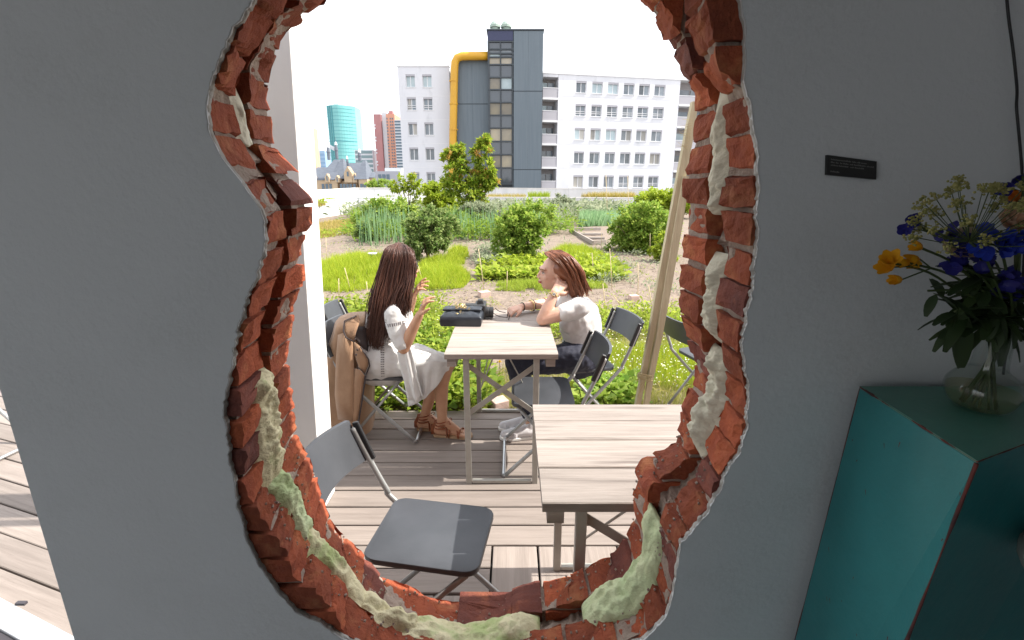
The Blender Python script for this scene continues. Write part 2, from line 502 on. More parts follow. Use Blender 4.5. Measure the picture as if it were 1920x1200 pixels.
COURSE, BRL, JOINT = .0590, .210, .0085
def brick_leaf(y0, y1, seed, reach, dark):
    rr = random.Random(seed)
    ny, nx, nzz = 5, 16, 5
    ys = [y0 + (y1 - y0) * k / (ny - 1) for k in range(ny)]
    ym = (y0 + y1) / 2
    k0 = int((.30 - HZ) / COURSE); k1 = int(1.0 / COURSE)
    for ic in range(k0, k1 + 1):
        za = HZ + ic * COURSE + rr.uniform(-.003, .003)
        zb = za + COURSE - JOINT
        off = (ic % 2) * (BRL + JOINT) / 2 + seed * .037
        zc = (za + zb) / 2
        joints = []
        for jb in range(-6, 7):
            xj = off + jb * (BRL + JOINT) + rr.uniform(-.004, .004)
            th = math.atan2(zc - HZ, xj - HX); g = math.hypot(xj - HX, zc - HZ) - hole_r(th, ym)
            if abs(math.cos(th)) > .55 and -.02 < g < .055: continue        # no upright joint right behind the broken edge
            joints.append(xj)
        for xa, xb in zip(joints[:-1], joints[1:]):
            xa, xb = xa + JOINT / 2, xb - JOINT / 2
            nx = max(12, int((xb - xa) / .0135))
            # distance of the brick to the opening
            best, inside = 9, 0
            for fx in (0, .25, .5, .75, 1):
                for fz in (0, .5, 1):
                    x, z = xa + fx * (xb - xa), za + fz * (zb - za)
                    g = math.hypot(x - HX, z - HZ) - hole_r(math.atan2(z - HZ, x - HX), ym)
                    best = min(best, abs(g)) if g > 0 else best
                    inside += g < -.012
            if inside == 15 or best > reach and inside == 0: continue
            if xa < WX0 + .03: xa = max(xa, WX0 + .03)
            if xb - xa < .02: continue
            boff = rr.uniform(-.004, .003)
            sd = rr.uniform(0, 90)
            tilt_y, tilt_z = rr.uniform(-.10, .10), rr.uniform(-.10, .10)
            V = []; snapped = []
            for k, y in enumerate(ys):
                for j in range(nzz):
                    for i in range(nx):
                        x = xa + (xb - xa) * i / (nx - 1); z = za + (zb - za) * j / (nzz - 1)
                        th = math.atan2(z - HZ, x - HX); r = math.hypot(x - HX, z - HZ)
                        q = (x, y, z)
                        lim = hole_r(th, y) + boff + .011 * nse(q, 13, seed) + .006 * nse(q, 22, sd) + .005 * nse(q, 48, sd) + .003 * nse(q, 105, sd) \
                            + tilt_y * (y - ym) * .7 + tilt_z * (z - (za + zb) / 2) * .5
                        sn = r < lim
                        if sn:
                            x, z = HX + lim * math.cos(th), HZ + lim * math.sin(th)
                            z = min(max(z, za), zb)
                            k2 = lim * lim - (z - HZ) ** 2
                            x = HX + math.copysign(math.sqrt(k2), x - HX) if k2 > 0 else x
                            x = min(max(x, xa), xb)
                        snapped.append(sn)
                        jx = .0012
                        V.append((x + .0025 * nse(q, 90, sd), y + (.004 * nse(q, 45, sd) if k in (0, ny - 1) else 0), z + .0030 * nse(q, 45, sd + 4)))
            def idx(k, j, i): return (k * nzz + j) * nx + i
            keep = {}
            for j in range(nzz - 1):
                for i in range(nx - 1):
                    keep[(i, j)] = not all(snapped[idx(k, j + b, i + a)] for k in (1, 2, 3) for a in (0, 1) for b in (0, 1))
            if sum(keep.values()) < 4: continue
            F = []
            for (i, j), on in keep.items():
                if not on: continue
                F.append((idx(0, j, i), idx(0, j, i + 1), idx(0, j + 1, i + 1), idx(0, j + 1, i)))
                e = ny - 1
                F.append((idx(e, j, i), idx(e, j + 1, i), idx(e, j + 1, i + 1), idx(e, j, i + 1)))
                for di, dj, a, b in ((-1, 0, (i, j + 1), (i, j)), (1, 0, (i + 1, j), (i + 1, j + 1)), (0, -1, (i, j), (i + 1, j)), (0, 1, (i + 1, j + 1), (i, j + 1))):
                    if keep.get((i + di, j + dj), False): continue
                    for k in range(ny - 1):
                        F.append((idx(k, a[1], a[0]), idx(k + 1, a[1], a[0]), idx(k + 1, b[1], b[0]), idx(k, b[1], b[0])))
            used = sorted({i for f in F for i in f}); mp = {v: q for q, v in enumerate(used)}
            mesh("brick", [V[i] for i in used], [tuple(mp[i] for i in f) for f in F], M['brick_dark'] if rr.random() < dark else M['brick'], wall)
brick_leaf(WY0 + .0075, WYI, 3, .07, .12)
brick_leaf(WYO, WY1, 11, .07, .2)

def ring(name, y0, y1, off, mt, n=1000, ny=6, amp=.004, back=.10):
    V = []; F = []
    L = [(y0 + (y1 - y0) * k / (ny - 1), 0) for k in range(ny)]
    prof = [(y0, back)] + L + [(y1, back)]
    for i in range(n):
        th = -math.pi + 2 * math.pi * i / n
        c, s = math.cos(th), math.sin(th)
        for k, (y, b) in enumerate(prof):
            r = hole_r(th, y) + off + b
            if not b:
                q = (HX + r * c, y, HZ + r * s)
                r += amp * nse(q, 30, 2) + amp * 1.2 * nse(q, 80, 6)
            V.append((HX + r * c, y, HZ + r * s))
    m = len(prof)
    for i in range(n):
        a, b = m * i, m * ((i + 1) % n)
        for k in range(m - 1): F.append((a + k, a + k + 1, b + k + 1, b + k))
    return mesh(name, V, F, mt, wall)
ring("mortar", WY0 + .018, WYI - .004, .0085, M['mortar'], amp=.0035)
ring("mortar", WYO + .005, WY1 - .005, .0080, M['mortar'], amp=.0035)
ring("cavity_lining", WYI - .002, WYO + .002, .035, M['mortar'], amp=.012, n=500)

# yellow green insulation foam bulging out of the cavity, one lump per stretch
def foam(pa, pb, bulge, wide=0.0, seed=0, y_shift=0.0, mt='foam'):
    y0, y1 = WYI - .004 - wide + y_shift, WYO + .004 + wide * .6 + y_shift
    A = P(*pa, (WY0 + WY1) / 2); B = P(*pb, (WY0 + WY1) / 2)
    ta, tb = math.atan2(A.z - HZ, A.x - HX), math.atan2(B.z - HZ, B.x - HX)
    if abs(tb - ta) > math.pi: tb += math.copysign(2 * math.pi, ta - tb)
    n = max(16, int(abs(tb - ta) * 300)); m = 24
    V = []; F = []
    for i in range(n + 1):
        f = i / n; th = ta + (tb - ta) * f
        c, s = math.cos(th), math.sin(th)
        env = min(1, 6 * f, 6 * (1 - f)) ** .5 if 0 < f < 1 else 0
        for k in range(m + 1):
            g = k / m; ya_ = y0 + .022 * max(0, nse((th * 2.2, seed, 0), 2.3, seed) + .15); yb_ = y1 - .022 * max(0, nse((th * 2.2, seed, 4), 2.3, seed) + .15)
            y = ya_ + (yb_ - ya_) * g
            q = (HX + .5 * c, y, HZ + .5 * s)
            h = bulge * env * (math.sin(math.pi * g) ** .38)
            h *= .70 + .9 * nse(q, 12, seed) + .5 * abs(nse(q, 34, seed)) + .35 * nse((q[0], q[1] * 3, q[2]), 26, seed + 9)
            h += env * (.006 * nse(q, 60, seed) + .004 * nse(q, 140, seed + 3)) * (math.sin(math.pi * g) ** .4 if 0 < g < 1 else 0)
            r = hole_r(th, min(max(y, WY0), WY1)) + .022 * (1 - env * math.sin(math.pi * g)) - h
            V.append((HX + r * c, y, HZ + r * s))
    for i in range(n):
        for k in range(m):
            a = i * (m + 1) + k
            F.append((a, a + 1, a + m + 2, a + m + 1))
    mesh("insulation_foam", V, F, M[mt], wall, smooth=True)
foam((466, 700), (512, 905), .030, .030, 1, -.004)
foam((500, 885), (585, 1010), .026, .016, 2, 0, 'foamg')
foam((566, 985), (705, 1130), .022, .016, 3)
foam((676, 1105), (800, 1172), .028, .012, 9)
foam((745, 1150), (1015, 1190), .020, .034, 4, -.006)
foam((1095, 1165), (1255, 990), .036, .026, 5, 0, 'foamg')
foam((1335, 870), (1375, 655), .030, .010, 7, 0, 'foamw')
foam((1355, 640), (1372, 470), .010, .0, 6, 0, 'foamw')
foam((1362, 400), (1375, 150), .013, .002, 8, 0, 'foamw')
foam((425, 250), (405, 140), .004, .0, 12, 0, 'foamw')
foam((600, -60), (1250, -60), .004, .0, 13)
# crumbs of mortar and brick lying on the lower reveal
cr = random.Random(4)
mb = MB()
for i in range(420):
    th = R(cr.uniform(-150, -28)); y = cr.choice((cr.uniform(WYI - .06, WYI), cr.uniform(WYO, WY1)))
    r = hole_r(th, y) - .002 + cr.uniform(-.006, .006)
    s = cr.uniform(.0015, .0045)
    mb.box((HX + r * math.cos(th), y, HZ + r * math.sin(th)), (s, s * cr.uniform(.6, 1.4), s), Quaternion((cr.random(), cr.random(), cr.random(), cr.random())).normalized().to_matrix())
o = mb.build("mortar_crumbs", M['mortar'], wall); o["kind"] = "stuff"

# ================================================================== the room behind the camera
def struct(name, mb_, mt, **k):
    o = mb_.build(name, mt, **k); o["kind"] = "structure"; return o
M['floor'] = mat("grey floorboards", (.24, .24, .24), (.16, .16, .16), rough=.6, stretch=(2, 20, 20), scale=2)
M['roomwall'] = mat("room paint", (.62, .63, .64), rough=.8, bump=.05)
struct("floor", MB().box((.5, -1.68, -.05), (6.2, 5.2, .06)), M['floor'])
struct("ceiling", MB().box((.25, -1.62, 2.95), (5.9, 5.12, .09)), M['roomwall'])
struct("room_wall", MB().box((.25, -4.25, 1.45), (5.9, .1, 2.9)), M['roomwall'])
struct("room_wall", MB().box((3.255, -1.6, 1.45), (.1, 5.1, 2.9)), M['roomwall'])
rw = MB()
RWX = -2.66
WINY0, WINY1, WINZ0, WINZ1 = -3.3, -.38, .3, 2.4
rw.box((RWX, (-4.2 + WINY0) / 2, 1.45), (.1, WINY0 + 4.2, 2.9))
rw.box((RWX, (WINY1 + 1.0) / 2, 1.45), (.1, 1.0 - WINY1, 2.9))
rw.box((RWX, (WINY0 + WINY1) / 2, WINZ0 / 2), (.1, WINY1 - WINY0, WINZ0))
rw.box((RWX, (WINY0 + WINY1) / 2, (WINZ1 + 2.9) / 2), (.1, WINY1 - WINY0, 2.9 - WINZ1))
struct("room_wall", rw, M['roomwall'])
struct("lintel", MB().box((-1.74, .81, 2.62), (1.74, .25, .56)), M['roomwall'])
# ================================================================== things indoors
# door sill seen past the end of the wall, a mat in front of it
ang = -R(18.5)
a, b = Z(0, 1119, .03), Z(150, 1198, .03)
c_, d_ = Z(0, 1143, .03), Z(120, 1200, .03)
dirv = (b - a).normalized(); nrm = Vector((dirv.y, -dirv.x, 0))
W = .07
sill = thing("door_sill", "pale metal door sill at the foot of the open doorway", "door sill", (0, 0, 0))
A, B = a - dirv * 1.2, b + dirv * .5
M['alu'] = mat("pale aluminium", (.50, .53, .57), (.42, .45, .49), rough=.45, scale=20, bump=.1)
M['silldark'] = mat("sill dark", (.06, .055, .065), rough=.7)
MB().hexa([A + nrm * W - Vector((0, 0, .04)), B + nrm * W - Vector((0, 0, .04)), B - Vector((0, 0, .04)), A - Vector((0, 0, .04))],
          [A + nrm * W, B + nrm * W, B, A]).build("track", M['alu'], sill, bevel=.004)
n2 = nrm * (W + .025)  # strip whose dark colour stands in for the gap between sill and mat
MB().hexa([A + n2 - Vector((0, 0, .045)), B + n2 - Vector((0, 0, .045)), B + nrm * (W + .001) - Vector((0, 0, .045)), A + nrm * (W + .001) - Vector((0, 0, .045))],
          [A + n2 - Vector((0, 0, .015)), B + n2 - Vector((0, 0, .015)), B + nrm * (W + .001) - Vector((0, 0, .012)), A + nrm * (W + .001) - Vector((0, 0, .012))]).build("gap_strip", M['silldark'], sill)
MB().box(Z(40, 1131, .034), (.035, .012, .010)).build("lock_keep", M['silldark'], sill)
M['mat'] = mat("coir mat", (.27, .24, .12), (.16, .16, .10), rough=.95, scale=30, bump=1, bscale=160, col3=(.08, .10, .11), scale3=11)
m0 = Z(0, 1172, 0)
mt_ = MB()
for k in range(14):
    q = m0 + nrm * (.0 + k * .022) - dirv * .35
    mt_.hexa([q - dirv * .3 + Vector((0, 0, -.02)), q + dirv * .9 + Vector((0, 0, -.02)), q + dirv * .9 - nrm * .019 + Vector((0, 0, -.02)), q - dirv * .3 - nrm * .019 + Vector((0, 0, -.02))],
             [q - dirv * .3 + Vector((0, 0, -.004)), q + dirv * .9 + Vector((0, 0, -.004)), q + dirv * .9 - nrm * .019 + Vector((0, 0, -.004)), q - dirv * .3 - nrm * .019 + Vector((0, 0, -.004))])
tag(mt_.build("doormat", M['mat']), "olive ribbed doormat just inside the door sill", "doormat")

# black text plaque
pl = thing("wall_plaque", "small black text plaque on the wall above the flowers", "plaque", (0, 0, 0))
c0, c1, c2, c3 = P(1546, 328, WY0), P(1637, 337, WY0), P(1638, 303, WY0), P(1547, 291, WY0)
def on(u, v, y): 
    q = (c0 * (1 - u) + c1 * u) * (1 - v) + (c3 * (1 - u) + c2 * u) * v
    return Vector((q.x, y, q.z))
M['plaque'] = mat("black plaque", (.012, .012, .012), rough=.35)
M['print'] = mat("grey print", (.16, .16, .155), rough=.6)
MB().hexa([on(0, 0, WY0 - .006), on(1, 0, WY0 - .006), on(1, 0, WY0 - .0003), on(0, 0, WY0 - .0003)],
          [on(0, 1, WY0 - .006), on(1, 1, WY0 - .006), on(1, 1, WY0 - .0003), on(0, 1, WY0 - .0003)]).build("plate", M['plaque'], pl)
pr = MB(); tr = random.Random(3)
for v, u0, u1 in ((.80, .06, .80), (.655, .06, .94), (.51, .06, .74), (.19, .06, .24)):
    u = u0
    while u < u1:
        w = tr.uniform(.008, .02); h = tr.choice((.05, .05, .075))
        if tr.random() > .12:
            q = [on(u, v - .03, WY0 - .0064), on(min(u + w, u1), v - .03, WY0 - .0064), on(min(u + w, u1), v - .03 + h, WY0 - .0064), on(u, v - .03 + h, WY0 - .0064)]
            pr.add(q, [(0, 1, 2, 3)])
        u += w + .004
pr.build("lettering", M['print'], pl)

# black cable down the wall
M['cable'] = mat("black cable", (.012, .011, .013), rough=.5)
cb = [P(x, y, WY0 - d) for x, y, d in ((1884, -60, .006), (1888, 0, .006), (1892, 40, .008), (1899, 90, .010), (1904, 135, .012), (1907, 170, .010),
      (1906, 200, .006), (1909, 235, .008), (1914, 290, .010), (1918, 350, .012), (1921, 430, .014), (1918, 520, .012), (1908, 580, .014), (1896, 630, .014), (1886, 668, .012), (1881, 702, .010))]
tag(MB().tube(spline(cb, 5), .0017, 6).build("cable", M['cable'], smooth=True), "thin black cable hanging down the wall behind the flowers", "cable")

# teal plinth
ZT = Z(1612, 728, 1).z
pt = P(1612, 728, .655); ZT = pt.z
T = [pt, Z(1831, 869, ZT), Z(1921, 835, ZT), Vector((1.02, .66, ZT))]
T[2] = T[1] + (T[2] - T[1]) * 3.3
T[3] = Vector((T[2].x + .03, .655, ZT))
bl = P(1490, 1200, .655); bf = P(1700, 1200, T[1].y)
def down(top, k): return Vector((top.x + k * ZT, top.y, 0))
B4 = [down(T[0], (bl.x - T[0].x) / (ZT - bl.z)), down(T[1], (bf.x - T[1].x) / (ZT - bf.z)), down(T[2], -.03), down(T[3], -.03)]
for q in B4: q.z = -.018
M['teal'] = mat("worn teal paint", (.026, .215, .225), (.020, .17, .18), rough=.42, scale=3.5, bump=.15, bscale=25, col3=(.04, .26, .245), scale3=2.2)
M['worn'] = mat("bared red undercoat", (.16, .035, .025), (.05, .018, .02), rough=.8, scale=30)
pd = thing("plinth", "tall worn teal painted plinth with bared red edges", "plinth", (0, 0, 0))
ob = MB().hexa([B4[0], B4[1], B4[2], B4[3]], [T[0], T[1], T[2], T[3]]).build("body", M['teal'], pd)
M['tealtop'] = mat("dull green top", (.085, .27, .215), (.065, .21, .17), rough=.38, scale=5, bump=.12, col3=(.10, .29, .21), scale3=3)
lip = Vector((0, 0, .0035))
tp = [q + lip for q in T]
MB().hexa([q + lip * .15 for q in T], tp).build("top_board", M['tealtop'], pd)
def worn_edge(a, b, r, seed):
    n = 60; V = []; pts = []; rad = []
    for i in range(n + 1):
        f = i / n; q = a.lerp(b, f)
        w = r * max(.15, .55 + 1.3 * nse((f * 7, seed, 0), 1.0, seed) + .5 * nse((f * 30, seed, 0), 1, seed))
        pts.append(q); rad.append(w)
    return MB().tube(pts, rad, 6)
ed = MB()
for k, (a_, b_, r_) in enumerate(((T[0], T[1], .0022), (T[1], T[2], .0016), (T[1], B4[1], .0022), (T[0], B4[0], .0012))):
    e = worn_edge(a_ + lip * (.6 if k < 2 else 0), b_ + lip * (.6 if k < 2 else 0), r_, k * 3.1 + 1)
    ed.add(e.v, e.f)
ed.build("worn_edge", M['worn'], pd)
sc_ = MB()
nf = (T[1] - T[0]).cross(B4[0] - T[0]).normalized()
if nf.x > 0: nf = -nf
for k in range(20):
    u, v = rnd.random(), rnd.random() * .75
    q = (T[0].lerp(T[1], u)).lerp(B4[0].lerp(B4[1], u), v) + nf * .0006
    t = Vector((rnd.uniform(-.2, .2), rnd.uniform(-.3, .3), -1)).normalized(); L_ = rnd.uniform(.003, .014); w_ = Vector((0, .0007, 0))
    sc_.add([q - w_, q + w_, q + t * L_ + w_ * .4, q + t * L_ - w_ * .4], [(0, 1, 2, 3)])
sc_.build("scratches", M['worn'], pd)

# stool at the right edge
st = thing("bar_stool", "dark bar stool half out of frame in front of the plinth", "stool", (0, 0, 0))
q = P(1974, 1150, .40)
sx_, sy_, sz_ = q.x + .198, q.y, q.z + .005
MB().lathe([(.001, -.012), (.150, -.012), (.156, -.006), (.156, .004), (.150, .008), (.001, .008)], (sx_, sy_, sz_ - .02), 32).build("seat_rim", M['steel'], st, smooth=True)
MB().lathe([(.001, 0), (.138, 0), (.150, .008), (.150, .022), (.138, .034), (.001, .038)], (sx_, sy_, sz_ - .011), 32).build("seat", M['black'], st, smooth=True)
MB().tube([(sx_, sy_, sz_ - .04), (sx_, sy_, .0)], .022, 12).build("post", M['steel'], st, smooth=True)
MB().lathe([(.001, -.018), (.19, -.018), (.19, -.008), (.04, .012), (.022, .04), (.001, .04)], (sx_, sy_, 0), 28).build("base", M['steel'], st, smooth=True)
MB().tube([(sx_ + .12 * math.cos(t), sy_ + .12 * math.sin(t), .34) for t in np.linspace(0, 6.283, 25)], .008, 8, cap=False).build("foot_ring", M['chrome'], st, smooth=True)
# ---- glass vase with water
vc = Z(1832, 766, ZT + .0035)
vc = Vector((vc.x, vc.y, ZT + .0037))
K = .058 / .055
vase = thing("glass_vase", "round bellied clear glass vase of flowers on the teal plinth", "vase", vc)
M['glass'] = bpy.data.materials.new("clear thin glass"); M['glass'].use_nodes = True
_n = M['glass'].node_tree; _n.nodes.remove(_n.nodes["Principled BSDF"])
_lw = _n.nodes.new("ShaderNodeLayerWeight"); _lw.inputs[0].default_value = .5
_pw = _n.nodes.new("ShaderNodeMath"); _pw.operation = 'POWER'; _pw.inputs[1].default_value = 3.2; _n.links.new(_lw.outputs["Facing"], _pw.inputs[0])
_f = _n.nodes.new("ShaderNodeMath"); _f.operation = 'MULTIPLY_ADD'; _f.inputs[1].default_value = .55; _f.inputs[2].default_value = .035; _n.links.new(_pw.outputs[0], _f.inputs[0])
_t = _n.nodes.new("ShaderNodeBsdfTransparent"); _t.inputs[0].default_value = (.93, .95, .94, 1)
_g = _n.nodes.new("ShaderNodeBsdfGlossy"); _g.inputs["Roughness"].default_value = .02
_m = _n.nodes.new("ShaderNodeMixShader")
_n.links.new(_f.outputs[0], _m.inputs[0]); _n.links.new(_t.outputs[0], _m.inputs[1]); _n.links.new(_g.outputs[0], _m.inputs[2])
_n.links.new(_m.outputs[0], _n.nodes["Material Output"].inputs[0])
M['water'] = bpy.data.materials.new("cloudy water"); M['water'].use_nodes = True
_n = M['water'].node_tree; _b = _n.nodes["Principled BSDF"]; _b.inputs["Base Color"].default_value = (.62, .60, .40, 1); _b.inputs["Roughness"].default_value = .05
_t = _n.nodes.new("ShaderNodeBsdfTransparent"); _t.inputs[0].default_value = (.93, .92, .80, 1)
_m = _n.nodes.new("ShaderNodeMixShader"); _m.inputs[0].default_value = .07
_n.links.new(_t.outputs[0], _m.inputs[1]); _n.links.new(_b.outputs[0], _m.inputs[2]); _n.links.new(_m.outputs[0], _n.nodes["Material Output"].inputs[0])
def sm(prof, n=6): return [(p.x, p.z) for p in spline([Vector((r, 0, z)) for r, z in prof], n)]
op = sm([(.001, .0), (.026, .0), (.040, .008), (.0485, .024), (.048, .039), (.038, .053), (.028, .060), (.0240, .068), (.0225, .09), (.0235, .118), (.0265, .132)])
ip = sm([(.0252, .1322), (.0222, .118), (.0212, .09), (.0226, .0685), (.0265, .0612), (.0365, .0532), (.0464, .039), (.0468, .0248), (.0388, .0096), (.0255, .003), (.001, .003)])
MB().lathe(op + ip, seg=40).build("vessel", M['glass'], vase, smooth=True)
wp = sm([(.001, .0035), (.0253, .0035), (.0384, .0100), (.0464, .0250)], 5)
MB().lathe(wp + [(.0464, .032), (.001, .032)], seg=40).build("water", M['water'], vase, auto=40)

vase.scale = (.84, .84, 1)
# ---- the flowers: each stem is a thing of its own
M['stem'] = mat("dark green stem", (.035, .06, .015), (.05, .075, .02), rough=.6, scale=20)
M['leafd'] = mat("dark cut leaf", (.022, .045, .014), (.04, .07, .02), rough=.5, island=True, trans=.25)
M['dill'] = mat("dill seed green", (.22, .23, .06), (.36, .33, .12), rough=.7, island=True, trans=.2)
M['yellow'] = mat("golden petal", (.78, .44, .015), (.68, .33, .01), rough=.5, island=True, trans=.35)
M['blue'] = mat("delphinium blue petal", (.035, .04, .30), (.025, .022, .18), rough=.5, island=True, trans=.3)
M['blue2'] = mat("bright blue petal", (.02, .06, .50), (.02, .04, .36), rough=.5, island=True, trans=.3)
M['cream'] = mat("cream petal", (.62, .50, .38), (.52, .38, .28), rough=.55, island=True, trans=.3)
M['peach'] = mat("peach petal", (.70, .42, .26), (.66, .52, .40), rough=.55, island=True, trans=.3)
M['orange'] = mat("orange petal", (.72, .24, .02), (.66, .18, .02), rough=.5, island=True, trans=.3)
def petal(mb, c, d, up, L, w, cup=.3, n=4):
    d = d.normalized(); s = d.cross(up)
    if s.length < 1e-4: s = d.orthogonal()
    s.normalize(); nn = s.cross(d)
    V = []; F = []
    for i in range(n + 1):
        t = i / n
        ww = w * math.sin(math.pi * (.12 + .80 * t)) ** .8 * (1 if i else .4)
        cen = c + d * (L * t) + nn * (cup * L * t * t)
        V += [cen - s * ww * .5 + nn * ww * .15, cen - nn * ww * .05, cen + s * ww * .5 + nn * ww * .15]
    for i in range(n):
        for k in range(2):
            a_ = 3 * i + k
            F.append((a_, a_ + 1, a_ + 4, a_ + 3))
    mb.add(V, F)
neck = vc + Vector((0, 0, .125))
def stem_to(tip, parent, seed, r=.0016):
    rr = random.Random(seed); a = rr.uniform(0, 6.28)
    foot = vc + Vector((.019 * math.cos(a), .019 * math.sin(a), .007))
    mid = neck + Vector((.011 * math.cos(a + 3.1 + rr.uniform(-.6, .6)), .011 * math.sin(a + 3.1 + rr.uniform(-.6, .6)), 0))
    out = mid.lerp(tip, .55) + Vector((0, 0, .02))
    pts = spline([foot, mid, out, tip], 6)
    MB().tube(pts, r, 6).build("stem", M['stem'], parent, smooth=True)
    return pts
def flower(name, label, px, d, fn, seed):
    tip = P(px[0], px[1], d)
    t = thing(name, label, "flower", vc, 0, "cut flowers in the glass vase")
    pts = stem_to(tip, t, seed)
    fn(t, tip, (pts[-1] - pts[-3]).normalized(), random.Random(seed))
    for ch in t.children: ch.location = -vc
    return t
def f_dill(t, tip, dr, rr):
    ry, hd = MB(), MB()
    for k in range(34):
        a = 2.399 * k; el = 1.32 - 1.5 * ((k + .5) / 34) ** .8
        dv = Vector((math.cos(a) * math.cos(el), math.sin(a) * math.cos(el) * .7, math.sin(el)))
        L_ = .066 * rr.uniform(.8, 1.08)
        e = tip + dv * L_ + Vector((0, 0, .006))
        ry.tube([tip, tip + dv * L_ * .5 + Vector((0, 0, -.001)), e], .00055, 4)
        for m in range(16):
            v2 = (dv + Vector((rr.gauss(0, .6), rr.gauss(0, .6), rr.gauss(0, .6)))).normalized()
            e2 = e + v2 * rr.uniform(.005, .011)
            hd.tube([e, e2], .0003, 3, cap=False)
            for z in range(2): hd.ball(e2 + Vector((rr.gauss(0, .0012), rr.gauss(0, .0012), rr.gauss(0, .0008))), rr.uniform(.0010, .0019), 5, 3)
    ry.build("rays", M['stem'], t); hd.build("umbel", M['dill'], t)
def f_lily(mtl, n=6, L_=.024, w=.014, heads=((0, 0, 0),), cup=.35):
    def fn(t, tip, dr, rr):
        for h in heads:
            mb = MB(); c = tip + Vector(h)
            ax = (dr + Vector((rr.gauss(0, .3), rr.gauss(0, .3), rr.gauss(0, .2)))).normalized()
            o1 = ax.orthogonal().normalized(); o2 = ax.cross(o1)
            for k in range(n):
                a = 6.283 * k / n + rr.uniform(-.15, .15)
                rad = o1 * math.cos(a) + o2 * math.sin(a)
                petal(mb, c, ax * rr.uniform(.6, .9) + rad * .8, ax, L_ * rr.uniform(.85, 1.1), w, cup)
            mb.build("blossom", mtl, t, smooth=True)
            if h != (0, 0, 0): MB().tube([tip - dr * .03, c], .001, 5).build("stalk", M['stem'], t)
    return fn
def f_delph(n, spread, mtl, down=.10):
    def fn(t, tip, dr, rr):
        for k in range(n):
            f = k / max(1, n - 1)
            c = tip - dr * (down * f) + Vector((rr.gauss(0, spread), rr.gauss(0, spread * .6), rr.gauss(0, spread * .5)))
            mb = MB(); ax = (c - (tip - dr * (down * f)) + Vector((0, -.01, .002))).normalized()
            o1 = ax.orthogonal().normalized(); o2 = ax.cross(o1)
            for q in range(5):
                a = 6.283 * q / 5 + rr.random()
                petal(mb, c, ax * .55 + (o1 * math.cos(a) + o2 * math.sin(a)), ax, .0125 * rr.uniform(.85, 1.2), .012, .3, 3)
            mb.build("blossom", mtl, t, smooth=True)
            MB().tube([tip - dr * (down * f + .01), c], .0008, 4).build("stalk", M['stem'], t)
    return fn
def f_rose(mtl, R0):
    def fn(t, tip, dr, rr):
        mb = MB(); ax = (dr + Vector((0, -.5, .2))).normalized()
        o1 = ax.orthogonal().normalized(); o2 = ax.cross(o1)
        for ringk, (m, rad, L_) in enumerate(((5, .25, .9), (6, .5, .95), (7, .8, .9), (8, 1.1, .8))):
            for q in range(m):
                a = 6.283 * q / m + ringk * .5
                d = o1 * math.cos(a) + o2 * math.sin(a)
                petal(mb, tip + d * R0 * rad * .22, ax * (1.15 - rad * .75) + d * rad, ax, R0 * L_, R0 * .95, .35, 4)
        mb.build("blossom", mtl, t, smooth=True)
    return fn
D = .575
flower("dill_flower", "large pale green dill umbel standing highest in the vase", (1818, 452), D - .045, f_dill, 1)
flower("alstroemeria", "golden yellow lily leaning out farthest to the left of the vase", (1668, 492), D, f_lily(M['yellow'], 6, .020, .013, ((0, 0, 0), (.003, .0, -.007)), .15), 2)
flower("alstroemeria", "small golden lilies nodding right beside the leftmost yellow bloom", (1706, 494), D, f_lily(M['yellow'], 6, .016, .010, ((0, 0, 0), (.012, 0, .006), (-.006, 0, -.022), (.020, .004, -.004))), 3)
flower("alstroemeria", "single orange yellow bloom under the blue sprigs on the left", (1730, 466), D, f_lily(M['yellow'], 6, .014, .010), 4)
flower("delphinium", "loose sprig of violet blue delphinium at the upper left of the bouquet", (1720, 420), D, f_delph(7, .012, M['blue'], .05), 5)
flower("delphinium", "violet blue delphinium sprig just under the dill rays", (1766, 440), D - .015, f_delph(9, .012, M['blue'], .07), 6)
flower("delphinium", "dark blue delphinium hanging low at the centre of the bouquet", (1800, 500), D - .02, f_delph(10, .017, M['blue'], .10), 7)
flower("hydrangea", "big bright blue ruffled bloom at the front of the bouquet", (1864, 448), D - .05, f_delph(17, .0105, M['blue2'], .03), 8)
flower("delphinium", "blue delphinium spike below the big bright blue bloom", (1858, 520), D - .02, f_delph(10, .012, M['blue'], .11), 9)
flower("rose", "cream rose half hidden between the blue blooms", (1812, 462), D - .01, f_rose(M['cream'], .024), 10)
flower("rose", "peach coloured rose at the right edge of the bouquet", (1912, 425), D - .01, f_rose(M['peach'], .026), 11)
flower("marigold", "orange bloom above the peach rose at the right edge", (1906, 378), D, f_lily(M['orange'], 8, .016, .010), 12)
flower("delphinium", "small blue sprig at the far right edge beside the cable", (1918, 330), D, f_delph(4, .008, M['blue'], .03), 13)
def f_leaf(n, L_):
    def fn(t, tip, dr, rr):
        mb = MB()
        for k in range(n):
            f = rr.random()
            c = neck.lerp(tip, .12 + .88 * f)
            a = rr.uniform(0, 6.28)
            d = Vector((math.cos(a), math.sin(a) * .6, rr.uniform(-.9, .5)))
            petal(mb, c, d, Vector((0, 0, 1)), L_ * rr.uniform(.6, 1.25), L_ * .30, -.25, 5)
        mb.build("leaves", M['leafd'], t, smooth=True)
    return fn
def green(label, px, seed, n=16, L_=.05, d=None):
    t = flower("greenery", label, px, d or D, f_leaf(n, L_), seed)
    t["category"] = "foliage"
green("leafy green stem reaching left under the yellow lilies", (1740, 545), 21, 16, .040)
green("leafy stem drooping to the left over the vase neck", (1790, 585), 22, 18, .05)
green("dense leafy stem in the middle of the bouquet", (1830, 500), 23, 34, .046, D - .01)
green("leafy stem on the right side of the bouquet", (1890, 520), 24, 30, .05)
green("leafy stem reaching up between the blue flowers", (1845, 470), 25, 26, .042, D + .01)
